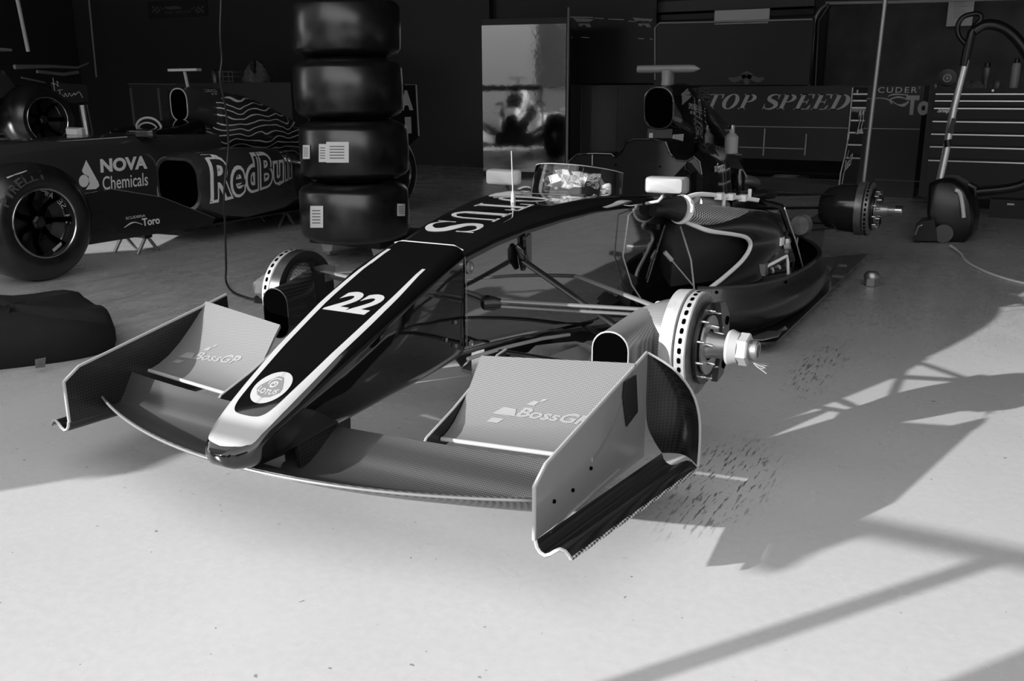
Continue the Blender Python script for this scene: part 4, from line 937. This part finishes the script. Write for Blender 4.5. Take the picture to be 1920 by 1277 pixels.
def label_on(ty, px0, px1, pyt, pyb, nm='paper_label', lines=True):
    """paper sticker wrapped on the tread between two sight lines"""
    o = LOC[ty.name]; m = MB(); n = 5; rows = []
    def hit(px, py):
        d = ray(px, py); a = d.x*d.x+d.y*d.y; ex = CPOS.x-o.x; ey = CPOS.y-o.y; b_ = ex*d.x+ey*d.y; c_ = ex*ex+ey*ey-.3375**2
        q = b_*b_-a*c_; tt = (-b_-math.sqrt(max(q, 0)))/a; return CPOS+d*tt
    def build(x0, x1, y0, y1, name, mat, par, lift):
        rows = [[hit(lerp(x0, x1, j/n), lerp(y0, y1, i/3)) for j in range(n+1)] for i in range(4)]
        m = MB().sheet(rows, lambda p: V(((p.x-o.x), (p.y-o.y), 0)).normalized()*lift)
        return m.build(name, mat, par)
    lb = build(px0, px1, pyt, pyb, nm, 'sticker', ty, .0015)
    if lines:
        w = px1-px0; h = pyb-pyt
        m = MB()
        for k in range(5):
            y = pyt+h*(.2+.14*k)
            rows = [[hit(lerp(px0+w*.15, px1-w*.2, j/n), yy) for j in range(n+1)] for yy in (y, y+h*.04)]
            m.merge(MB().sheet(rows, lambda p: V(((p.x-o.x), (p.y-o.y), 0)).normalized()*.0022))
        m.build('small_print', 'print', lb)
label_on(tyres[1], 598, 613, 270, 304); label_on(tyres[1], 612, 654, 266, 305); label_on(tyres[1], 568, 581, 272, 298)
label_on(tyres[0], 582, 606, 386, 427); label_on(tyres[0], 745, 759, 382, 405)

# ------------------------------------------------------------------ loose things on the floor
def mound(poly, h, seed, name, lab, cat, mat='fabric', inset=.12, z0=0.0):
    """soft folded canvas: rounded slab with a wavy top"""
    rnd = random.Random(seed); P = crom([(*p, 0) for p in poly+[poly[0]]], 5)[:-1]
    c = sum(P, V((0, 0, 0)))/len(P); rs = []
    for k, (s_, z) in enumerate(((.97, 0), (1.0, .25), (1.0, .6), (.975, .85), (.92, .97), (.75, 1.03), (.4, 1.08), (.05, 1.1))):
        rs.append([V((c.x+(p.x-c.x)*s_, c.y+(p.y-c.y)*s_, z0+h*z*(1+.12*math.sin(3.1*i*.21+k)+.08*rnd.random()*(z > .5)))) for i, p in enumerate(P)])
    return tag(MB().rings(rs).build(name, mat, angle=60), lab, cat)
b_ = mound([(-2.0, -.78), (-1.75, -.42), (-1.72, -.22), (-1.80, -.13), (-2.05, .0), (-2.28, .06), (-2.6, -.05), (-3.0, -.5), (-2.5, -.9)], .135, 3, 'folded_cover', 'folded black canvas cover lying on the floor at far left', 'cover')
tg = PZ(.02, 76, 683); LOC[b_.name] = b_.location.copy()
MB().sheet([[PZ(.055, 66, 674), PZ(.055, 86, 670)], [PZ(.02, 67, 690), PZ(.02, 85, 688)]], (.004, -.004, 0)).build('cloth_tag', 'ragm', b_)
mound([(-1.75, 2.75), (-1.35, 2.6), (-1.1, 2.9), (-1.05, 3.3), (-1.15, 3.6), (-1.6, 3.6)], .16, 5, 'folded_cover', 'dark tyre cover heaped on the floor between tyre stack and black car', 'cover')
# hanging cable
ca = thing('power_cable', 'thin black cable hanging from the ceiling with its plug on the floor', 'cable', PZ(0, 426, 538))
pts = [PX(-2.25, 413, -60), PX(-2.25, 413, 60), PX(-2.25, 416, 110), PX(-2.25, 413, 150), PX(-2.25, 424, 210), PX(-2.25, 428, 280), PX(-2.25, 420, 360), PX(-2.25, 422, 430), PX(-2.25, 424, 500), PZ(.02, 424, 528), PZ(.012, 436, 547), PZ(.012, 460, 557), PZ(.015, 480, 562)]
top_ = pts[0]
pts = [V((top_.x, top_.y, 3.4)), V((top_.x, top_.y, 2.4))]+pts
MB().tube(crom(pts, 5), .0055, 8).build('cord', 'plastic', ca)
p = PZ(.02, 488, 561); MB().box(p, (.05, .035, .03), Matrix.Rotation(.4, 3, 'Z')).tube([p+V((.02, .01, 0)), p+V((.05, .03, .0))], .006, 6).build('plug', 'plastic', ca)
# wheel nut on the floor
p = PZ(0, 1633, 536); nt_ = thing('wheel_nut', 'single metal wheel nut standing on the floor right of the car', 'nut', p)
hx = [[p+V((r*math.cos(math.pi/3*k), r*math.sin(math.pi/3*k), z)) for k in range(6)] for z, r in ((0.002, .034), (.004, .038), (.045, .038), (.05, .034))]
MB().rings(hx).build('hex_body', 'metal2', nt_, 20)
MB().lathe([(.045, .042), (.06, .042), (.078, .03), (.078, .018)], p, (0, 0, 1), 24).build('flange', 'metal2', nt_)
# pale rod hanging down behind the rear wheel
a = PY(3.30, 1660, 0); b0 = PY(3.30, 1618, 346)
po = thing('hanging_rod', 'long thin pale rod hanging from the ceiling to the rear left brake disc', 'rod', b0)
d_ = (a-b0)/(a.z-b0.z)
MB().tube([b0, a, b0+d_*(3.4-b0.z)], .0125, 12).build('tube', 'metal2', po)
MB().lathe([(0, .05), (.02, .045), (.03, .016)], b0+d_*(3.4-b0.z), (0, 0, -1), 20).build('ceiling_mount', 'dark', po)
# ------------------------------------------------------------------ upright cleaner in front of the chest
cy = 4.40; p = V((1.05, 4.45, 0))
vc = thing('vacuum_cleaner', 'black upright vacuum cleaner with a silver tube standing before the tool chest', 'vacuum cleaner', p)
def VY(y, px, py): return PY(y, px, py)
side = [(1742, 345), (1762, 334), (1785, 335), (1808, 348), (1822, 375), (1827, 410), (1822, 440), (1808, 455), (1760, 458), (1745, 450), (1738, 400)]
A = [VY(4.40, *q) for q in side]; B = [q+V((.02, .28, 0)) for q in A]
cA = sum(A, V())/len(A); cB = sum(B, V())/len(B)
MB().rings([[cA+(q-cA)*.86+V((0, -.03, 0)) for q in A], [cA+(q-cA)*.97+V((0, -.01, 0)) for q in A], A, B, [cB+(q-cB)*.9+V((0, .03, 0)) for q in B]]).build('body', 'plastic', vc, 50)
st_ = crom([VY(4.362, 1791, 356), VY(4.362, 1798, 360), VY(4.362, 1802, 370), VY(4.362, 1805, 388), VY(4.362, 1807, 408)], 4)
MB().tube(st_, .013, 10).build('pale_stripe', 'paper', vc)
MB().tube([VY(4.33, 1769, 438), VY(4.38, 1769, 438)], [.062, .066], 24).build('wheel', 'plastic', vc)
MB().tube([VY(4.55, 1815, 345), VY(4.55, 1828, 352), VY(4.55, 1830, 368)], [.022, .03, .02], 10).build('hose_port', 'dark', vc)
fo = MB().rings([[VY(4.25, *q) for q in ((1712, 452), (1716, 425), (1728, 415), (1752, 412), (1756, 452))], [VY(4.42, *q) for q in ((1712, 448), (1716, 422), (1730, 408), (1754, 404), (1760, 448))]]).build('floor_head', 'plastic', vc)
MB().tube([VY(4.24, 1716, 440), VY(4.24, 1722, 425), VY(4.24, 1730, 422)], .008, 8).build('head_clip', 'metal2', vc)
tb = [VY(4.42, q[0], q[1]) for q in ((1762, 338), (1774, 282), (1782, 236), (1789, 200), (1812, 112))]
MB().tube(tb, [.024, .024, .0235, .023, .022], 16).build('silver_tube', 'bright', vc)
MB().box(VY(4.395, 1785, 236), (.03, .03, .10), Matrix.Rotation(.2, 3, 'Y')).build('tube_latch', 'plastic', vc)
MB().tube([VY(4.39, 1777, 262), VY(4.39, 1778, 275)], [.024, .024], 10).build('tube_button', 'plastic', vc)
MB().tube([VY(4.42, 1807, 124), VY(4.42, 1813, 98), VY(4.42, 1822, 60), VY(4.42, 1830, 50)], [.026, .030, .026, .02], 12).build('handle_grip', 'plastic', vc)
MB().tube(crom([VY(4.42, 1812, 84), VY(4.42, 1798, 68), VY(4.42, 1796, 48), VY(4.42, 1806, 32), VY(4.42, 1826, 26), VY(4.42, 1838, 28), VY(4.42, 1838, 38), VY(4.42, 1822, 54)], 5), .016, 12).build('handle_loop', 'plastic', vc)
MB().tube(crom([VY(4.42, 1826, 58), VY(4.43, 1845, 47), VY(4.45, 1870, 48), VY(4.48, 1895, 62), VY(4.5, 1920, 92), VY(4.5, 1950, 150), VY(4.5, 1955, 250), VY(4.52, 1930, 340), VY(4.55, 1832, 360)], 6), .034, 14).build('hose', 'plastic', vc)
MB().tube(crom([PZ(.03, 1782, 460), PZ(.008, 1800, 474), PZ(.007, 1812, 490), PZ(.007, 1840, 506), PZ(.007, 1880, 521), PZ(.007, 1935, 534), PZ(.007, 2000, 540)], 5), .007, 8).build('mains_lead', 'paper', vc)

# ------------------------------------------------------------------ tool chest and the things on it
YT = 6.1
def TY_(px, py): return PY(YT, px, py)
L0 = TY_(1743, 166).x; ztop = TY_(1800, 166).z; x1 = L0+1.15
tcst = thing('tool_chest', 'wide black tool chest with bright drawer edges at right', 'tool chest', ((L0+x1)/2, YT+.3, 0))
MB().box(((L0+x1)/2, YT+.32, (ztop+.12)/2), (x1-L0, .6, ztop-.12)).build('body', 'chest', tcst)
for k, (pa, pb) in enumerate(((175, 186), (188, 199), (202, 223), (227, 248), (251, 272), (275, 297), (301, 345))):
    za = TY_(1800, pa).z; zb = TY_(1800, pb).z
    dr = MB().box(((L0+x1)/2+.015, YT+.01, (za+zb)/2), (x1-L0-.07, .02, za-zb)).build('drawer', 'chest', tcst)
    MB().box(((L0+x1)/2+.015, YT-.006, za-.006), (x1-L0-.075, .016, .010)).build('pull_edge', 'bright', dr)
    if k == 2:
        fx = fit2d(font2d('Snapon', 1, .3, .04), 0, .155, 0, .045)
        decal('maker_lettering', fx, 'paper', dr, (TY_(1757, 213).x, YT-.0005, TY_(1757, 213).z), (1, 0, 0), (0, 0, 1))
MB().lathe([(0, .012), (.006, .010)], TY_(1862, 167)+V((0, -.002, -.012)), (0, -1, 0), 14).build('lock', 'metal', tcst)
for x in (L0+.1, x1-.1):
    for y in (YT+.1, YT+.54): MB().lathe([(-.02, .06), (.02, .06)], (x, y, .06), (1, 0, 0), 16).build('castor', 'plastic', tcst)
def on_chest(px, y=YT+.25): q = PY(y, px, 160); return V((q.x, y, ztop))
def bottle(name, px, prof, mat, cap, lab, cat, y=YT+.25):
    o = on_chest(px, y); t = thing(name, lab, cat, o)
    MB().lathe(prof, o, (0, 0, 1), 20).build('body', mat, t)
    if cap: MB().lathe(cap, o, (0, 0, 1), 16).build('cap', 'plastic', t)
    return t
bt = bottle('spray_can', 1901, [(0, .030), (.003, .034), (.18, .034), (.20, .028)], 'bottle', [(.20, .022), (.235, .018), (.24, .01)], 'tall white spray can, rightmost of the things on the tool chest', 'spray can')
bottle('spray_bottle', 1847, [(0, .026), (.08, .024), (.10, .034), (.165, .034), (.175, .024)], 'can', [(.175, .024), (.205, .022), (.21, .014)], 'grey waisted bottle with dark cap on the tool chest', 'bottle')
jr = bottle('glass_jar', 1870, [(0, .034), (.045, .036), (.048, .032), (.06, .034), (.06, .01)], 'can', None, 'small open jar between the bottle and the spray can', 'jar')
o = on_chest(1775, YT+.3); rl = thing('tape_reel', 'round reel with pale ring standing on the left of the chest', 'reel', o)
MB().lathe([(-.02, .075), (.02, .075), (.022, .06)], o+V((0, 0, .085)), (0, -1, 0), 32).box(o+V((0, 0, .01)), (.08, .04, .02)).build('spool', 'plastic', rl)
MB().lathe([(.022, .036), (.026, .034), (.026, .024), (.022, .022)], o+V((0, 0, .085)), (0, -1, 0), 28, False).build('pale_ring', 'trim', rl)
MB().lathe([(.022, .014), (.027, .012)], o+V((0, 0, .085)), (0, -1, 0), 16).build('centre_cap', 'trim', rl)
o = on_chest(1755, YT+.12); tag(MB().lathe([(0, .0), (.0, .018), (.02, .022), (.04, .014), (.044, .0)], o, (0, 0, 1), 14, False).build('metal_knob', 'can'), 'little metal knob lying at the left front edge of the chest', 'knob')
o = on_chest(1824, YT+.2); rg = MB(); rs = []
rnd = random.Random(4)
for k, (s_, z) in enumerate(((1, 0), (1.02, .012), (.9, .03), (.6, .042), (.2, .048))):
    rs.append([o+V((.085*s_*math.cos(a)*(1+.2*rnd.random()), .05*s_*math.sin(a), z*(1+.35*math.sin(5*a+k)))) for a in [2*math.pi*i/20 for i in range(20)]])
tag(rg.rings(rs).build('cleaning_rag', 'ragm', angle=60), 'crumpled grey rag on the tool chest behind the silver tube', 'rag')
# small case on the floor under the chest end
o = PY(5.9, 1893, 397); cs_ = thing('storage_box', 'small dark box with a white label on the floor below the chest', 'box', (o.x, 5.95, 0))
MB().box((o.x, 5.95, .075), (.30, .16, .15)).build('box_body', 'chest', cs_)
MB().box((PY(5.868, 1895, 383).x, 5.868, PY(5.868, 1895, 383).z), (.05, .004, .014)).build('label', 'sticker', cs_)

# ------------------------------------------------------------------ furniture and boards along the back
YS = 7.0
def SY(px, py): return PY(YS, px, py)
def boardbox(a, b_, y, d=.06):   # box from pixel corners on a plane
    p = PY(y, *a); q = PY(y, *b_); return MB().box(((p.x+q.x)/2, y+d/2, (p.z+q.z)/2), (abs(q.x-p.x), d, abs(p.z-q.z)))
# counter with the TOP SPEED front
ct = thing('pit_counter', 'long dark counter with slanted capital lettering on its front', 'counter', (SY(1450, 240).x, YS+.3, 0))
p = SY(1312, 162); q = SY(1725, 240)
MB().box(((p.x+q.x)/2, YS+.235, (p.z)/2), (q.x-p.x, .42, p.z)).build('cabinet', 'panel', ct)
ts = serif_text('TOP SPEED', .32); a = SY(1324, 205); b2 = SY(1592, 207); hh = SY(1450, 176).z-SY(1450, 206).z
decal('lettering', fit2d(ts, 0, b2.x-a.x, 0, hh), 'dimsign', ct, (a.x, YS+.0235, a.z), (1, 0, 0), (0, 0, 1))
MB().box(((p.x+q.x)/2, YS+.018, SY(1450, 238).z), (q.x-p.x, .012, .008)).build('front_rail', 'trim', ct)
for (x_, y0, y1) in ((1433, 241, 292), (1511, 251, 292)):
    u = SY(x_, y0); w = SY(x_-2, y1); MB().box(((u.x+w.x)/2, YS+.015, (u.z+w.z)/2), (.014, .012, u.z-w.z)).build('door_edge', 'trim', ct)
u = SY(1380, 275); w = SY(1506, 279); MB().box(((u.x+w.x)/2, YS+.015, u.z-.005), (w.x-u.x, .012, .010)).build('door_edge', 'trim', ct)
u = SY(1640, 336); w = SY(1745, 338); MB().box(((u.x+w.x)/2, YS+.015, u.z-.005), (w.x-u.x, .012, .008)).build('door_edge', 'faint', ct)
sc1 = fit2d(font2d('SCUDER\'', 1, 0, 0, spacing=1.25), SY(1634, 172).x, SY(1724, 172).x, SY(1680, 174).z, SY(1680, 163).z)
decal('team_script', sc1, 'paper', ct, (0, YS+.0235, 0), (1, 0, 0), (0, 0, 1))
To = fit2d(font2d('To', 1, 0, .05), SY(1697, 200).x, SY(1742, 200).x, SY(1710, 216).z, SY(1710, 179).z)
decal('team_lettering', To, 'dimsign', ct, (0, YS+.0235, 0), (1, 0, 0), (0, 0, 1))
def s2(px, py): q = SY(px, py); return (q.x, q.z)
bl_ = stroke2d([s2(1612, 186), s2(1650, 184), s2(1668, 188), s2(1682, 196), s2(1694, 197), s2(1704, 190)], [.005, .008, .012, .008, .03, .01]).merge(stroke2d([s2(1672, 195), s2(1668, 187), s2(1684, 182), s2(1700, 186)], [.01, .01, .016, .006])).merge(stroke2d([s2(1664, 181), s2(1676, 177), s2(1702, 178)], [.006, .014, .008]))
decal('bull_outline', bl_, 'dimsign', ct, (0, YS+.0235, 0), (1, 0, 0), (0, 0, 1))
# horned emblem board standing on the counter
em = thing('timing_screen', 'big dark framed screen standing on the counter under the white strip', 'screen', (SY(1370, 160).x, YS+.2, SY(1370, 162).z))
YE = YS+.2
def EY(px, py): return PY(YE, px, py)
p = EY(1229, 44); q = EY(1516, 161)
MB().box(((p.x+q.x)/2, YE+.04, (p.z+q.z)/2+.005), (q.x-p.x, .06, p.z-q.z-.01)).build('screen_panel', 'panel', em)
MB().tube([EY(1228, 150), EY(1228, 52), EY(1237, 43), EY(1340, 41), EY(1523, 36)], .008, 8).build('frame_edge', 'dimsign', em)
MB().tube([EY(1340, 45), EY(1440, 42)], .006, 6).build('light_edge', 'sticker', em)
def e2(px, py): q = EY(px, py); return (q.x, q.z)
hn = stroke2d([e2(1366, 146), e2(1376, 150), e2(1388, 146), e2(1398, 142)], [.02, .05, .05, .03]).merge(stroke2d([e2(1432, 146), e2(1422, 150), e2(1410, 146), e2(1400, 142)], [.02, .05, .05, .03])).merge(poly2d([e2(1389, 138), e2(1400, 133), e2(1411, 138), e2(1407, 148), e2(1403, 158), e2(1396, 158), e2(1392, 148)]))
decal('horned_emblem', hn, 'faint', em, (0, YE+.0085, 0), (1, 0, 0), (0, 0, 1))
tt2 = thing('paper_strip', 'white paper strip leaning on the top edge of the big screen', 'paper', EY(1391, 40))
boardbox((1340, 20), (1442, 39), YE+.02, .006).build('sheet', 'paper', tt2)
# overhead beam and bent tube rack
YR = 7.7
ob_ = MB().tube([PY(YR, 1548, 6), PY(YR, 1700, 3), PY(YR, 2000, -6)], .016, 8).build('overhead_tube', 'dimsign')
tag(ob_, 'horizontal light tube high on the back wall at upper right', 'tube')
struct('trim_1', boardbox((1226, 4), (1526, 16), 8.24, .06), 'faint')
struct('trim_2', boardbox((1226, 24), (1526, 27), 8.24, .06), 'panel')
rk = thing('tube_rack', 'bent silver tube frame standing between the screen and the right banner', 'rack', V((PY(7.5, 1515, 170).x, 7.5, 0)))
MB().tube(crom([PY(7.5, 1551, 9), PY(7.5, 1538, 18), PY(7.5, 1527, 40), PY(7.5, 1524, 80), PY(7.5, 1516, 163)], 5)+[V((PY(7.5, 1514, 170).x, 7.5, .0))], .018, 10).build('bent_tube', 'metal2', rk)
MB().tube([PY(7.5, 1556, 8), PY(7.5, 1535, 40), PY(7.5, 1529, 163), V((PY(7.5, 1527, 170).x, 7.5, 0))], .022, 10).build('back_tube', 'plastic', rk)
# dark curtain panel right with a sheet of paper
struct('wall_panel_right', boardbox((1556, 12), (1990, 220), 8.2, .05), MT('dark_draped_panel', .09, .6, var=.4, scale=3))
pp = boardbox((1781, -14), (1822, 48), 7.98, .005)
nt2 = thing('notice_sheet', 'white printed notice sheet hanging high above the tool chest', 'notice', PY(7.98, 1800, 48))
pp.build('sheet', 'paper', nt2)
pr_ = MB()
for k in range(8):
    y = 4+k*4; pr_.merge(boardbox((1788, y-.4), (1788+[24, 18, 26, 14, 22, 25, 12, 20][k], y+.4), 7.975, .003))
pr_.build('small_print', 'dimsign', nt2)
# tall polished locker
YL = 7.3
c0 = PY(YL, 923, 300); c1 = PY(YL, 1060, 300); wL = (c1.x-c0.x)/math.cos(.22)
lk = thing('steel_locker', 'tall locker with a polished door reflecting the daylight, behind the tyre stack', 'locker', (c1.x, YL, 0))
RZ = Matrix.Rotation(.22, 3, 'Z')
def lb(cx, cy, cz, dx, dy, dz): return MB().box(V((c1.x, YL, 0))+RZ @ V((cx, cy, cz)), (dx, dy, dz), RZ)
lb(-wL/2, .13, .9, wL, .22, 1.8).build('cabinet', 'panel', lk)
lb(-wL/2, .005, .9, wL-.01, .02, 1.66).build('door', 'mirrorpanel', lk)
MB().tube([V((c1.x+.03, YL-.02, 0)), V((c1.x+.03, YL-.02, 1.9))], .014, 8).build('corner_post', 'trim', lk)
# cupboards and banner right of the locker
cu = thing('cupboard', 'plain dark two-door cupboard right of the polished locker', 'cupboard', (PY(7.5, 1125, 290).x, 7.75, 0))
p = PY(7.5, 1080, 160); q = PY(7.5, 1222, 292)
MB().box(((p.x+q.x)/2, 7.83, p.z/2), (q.x-p.x, .4, p.z)).build('carcass', 'panel', cu)
for a_, b_2 in ((1082, 1149), (1151, 1222)):
    u = PY(7.5, a_, 164); w = PY(7.5, b_2, 285)
    d_ = MB().box(((u.x+w.x)/2, 7.62, u.z/2+.05), (w.x-u.x-.012, .02, u.z-.1)).build('door', 'panel', cu)
    MB().tube([(u.x+.008, 7.607, .12), (u.x+.008, 7.607, u.z)], .003, 6).build('edge_line', 'faint', d_)
bn = thing('wall_banner', 'black banner with two pale winged marks hanging over the cupboard', 'banner', PY(8.15, 1145, 150))
boardbox((1066, -40), (1226, 156), 8.15, .03).build('cloth', 'panel', bn)
def b2d(px, py): q = PY(8.149, px, py); return (q.x, q.z)
for dx in (0, 112):
    wm = MB(); wm.merge(poly2d([b2d(1074+dx, 33), b2d(1114+dx, 36), b2d(1106+dx, 41), b2d(1082+dx, 41)])).merge(poly2d([b2d(1085+dx, 44), b2d(1105+dx, 44), b2d(1109+dx, 51), b2d(1100+dx, 51), b2d(1098+dx, 47), b2d(1092+dx, 47), b2d(1091+dx, 50), b2d(1085+dx, 48)]))
    decal('winged_mark', wm, 'dimsign', bn, (0, 8.149, 0), (1, 0, 0), (0, 0, 1))
for a_, b_2, y_ in ((1069, 1112, 31), (1114, 1132, 33), (1140, 1170, 35), (1178, 1222, 39), (1069, 1074, 69), (1090, 1105, 69), (1196, 1207, 71), (1218, 1224, 72)):
    decal('pale_dash', poly2d([b2d(a_, y_), b2d(b_2, y_+1), b2d(b_2, y_+2.6), b2d(a_, y_+1.6)]), 'paper', bn, (0, 8.149, 0), (1, 0, 0), (0, 0, 1))
# glossy dark wall boards and joint strips at left
struct('wall_panel_back', boardbox((560, -60), (920, 318), 8.2, .08), 'wall')
struct('trim_3', MB().tube([PY(8.1, 163, -40), PY(8.1, 181, 145)], .014, 8), 'dimsign')
pol = thing('support_pole', 'thin pale pole coming down from the ceiling at upper left', 'pole', PX(-6.0, 53, 97))
q1 = PX(-6.0, 33, 0); q0 = PX(-6.0, 53, 97); MB().tube([q0, q1, q1+(q1-q0)*((3.4-q1.z)/(q1-q0).z)], .016, 10).build('tube', 'trim', pol)
# small wall sign with chequered flags
YW = YB-.012
sg = thing('wall_sign', 'faint small sign with crossed chequered flags and slanted lettering on the left wall', 'sign', PY(YW, 333, 26))
boardbox((276, 4), (390, 30), YW, .008).build('board', 'panel', sg)
def w2(px, py): q = PY(YW-.0005, px, py); return (q.x, q.z)
ts = serif_text('TOP SPEED', .3); a = w2(309, 27); b2_ = w2(357, 19)
sm = fit2d(ts, a[0], b2_[0], a[1], b2_[1])
for dx, sgn in ((285, 1), (382, -1)):
    for i in range(4):
        for j in range(3):
            if (i+j) % 2 == 0:
                x0_ = dx+sgn*i*4; y0_ = 11+j*4+i*.6; pts_ = [w2(x0_, y0_), w2(x0_+sgn*4, y0_+.6), w2(x0_+sgn*4, y0_+4.6), w2(x0_, y0_+4)]
                sm.merge(poly2d(pts_ if sgn > 0 else pts_[::-1]))
sm.merge(stroke2d([w2(300, 13), w2(308, 18)], [.012, .012])).merge(stroke2d([w2(366, 13), w2(358, 18)], [.012, .012])).merge(stroke2d([w2(309, 14), w2(318, 15), w2(330, 14), w2(340, 15)], [.02, .045, .05, .02]))
decal('lettering', sm, 'faint', sg, (0, YW-.0005, 0), (1, 0, 0), (0, 0, 1))
# drawer unit behind the dark car with clutter on top
YC = 6.3
def CY(px, py): return PY(YC, px, py)
p = CY(241, 157); q = CY(545, 165)
du = thing('drawer_unit', 'long dark drawer unit behind the tail of the dark car', 'drawer unit', ((p.x+q.x)/2, YC+.3, 0))
MB().box(((p.x+q.x)/2, YC+.3, p.z/2), (q.x-p.x, .6, p.z-.0)).build('body', 'chest', du)
MB().tube([CY(241, 157)+V((0, -.01, 0)), CY(332, 152)+V((0, -.01, -.04))], .008, 6).build('top_rail', 'faint', du)
for a_ in (246, 298):
    u = CY(a_, 160); MB().box((u.x, YC-.01, p.z*.5), (.04, .02, p.z*.9)).build('corner_post', 'faint', du)
for k in range(5):
    MB().box((p.x+.45, YC-.005, p.z-.14-.13*k), (.62, .02, .11)).build('drawer', 'chest', du)
o = CY(380, 125); o = V((o.x, YC+.2, p.z))
tn = thing('oil_can', 'small pale can standing on the drawer unit above the dark car', 'can', o)
MB().lathe([(0, .04), (.11, .042), (.125, .034), (.14, .042), (.155, .03)], o, (0, 0, 1), 18).build('body', 'can', tn)
MB().lathe([(.155, .02), (.175, .012)], o, (0, 0, 1), 12).build('cap', 'dark', tn)
o = CY(455, 145); rs = []; rnd = random.Random(9)
for k, (s_, z) in enumerate(((1, 0), (1.05, .05), (.9, .12), (.6, .17), (.2, .2))):
    rs.append([V((o.x, YC+.25, p.z+.002))+V((.19*s_*math.cos(a)*(1+.25*rnd.random()), .14*s_*math.sin(a), max(0, z*(1+.4*math.sin(4*a+k))))) for a in [2*math.pi*i/26 for i in range(26)]])
tag(MB().rings(rs).build('crumpled_cloth', 'ragm', angle=60), 'crumpled grey cloth heaped on the drawer unit', 'cloth')
o = CY(412, 140); bx_ = thing('wire_basket', 'low dark wire tray beside the crumpled cloth on the drawer unit', 'tray', (o.x, YC+.2, p.z))
bm_ = MB()
for z in (.02, .08, .14): bm_.tube([(o.x-.12, YC+.1, p.z+z), (o.x+.12, YC+.1, p.z+z), (o.x+.12, YC+.34, p.z+z), (o.x-.12, YC+.34, p.z+z), (o.x-.12, YC+.1, p.z+z)], .006, 6)
for x in (-.12, -.05, .05, .12): bm_.tube([(o.x+x, YC+.1, p.z+.005), (o.x+x, YC+.1, p.z+.15)], .005, 6)
bm_.build('wire_frame', 'greyvinyl', bx_)
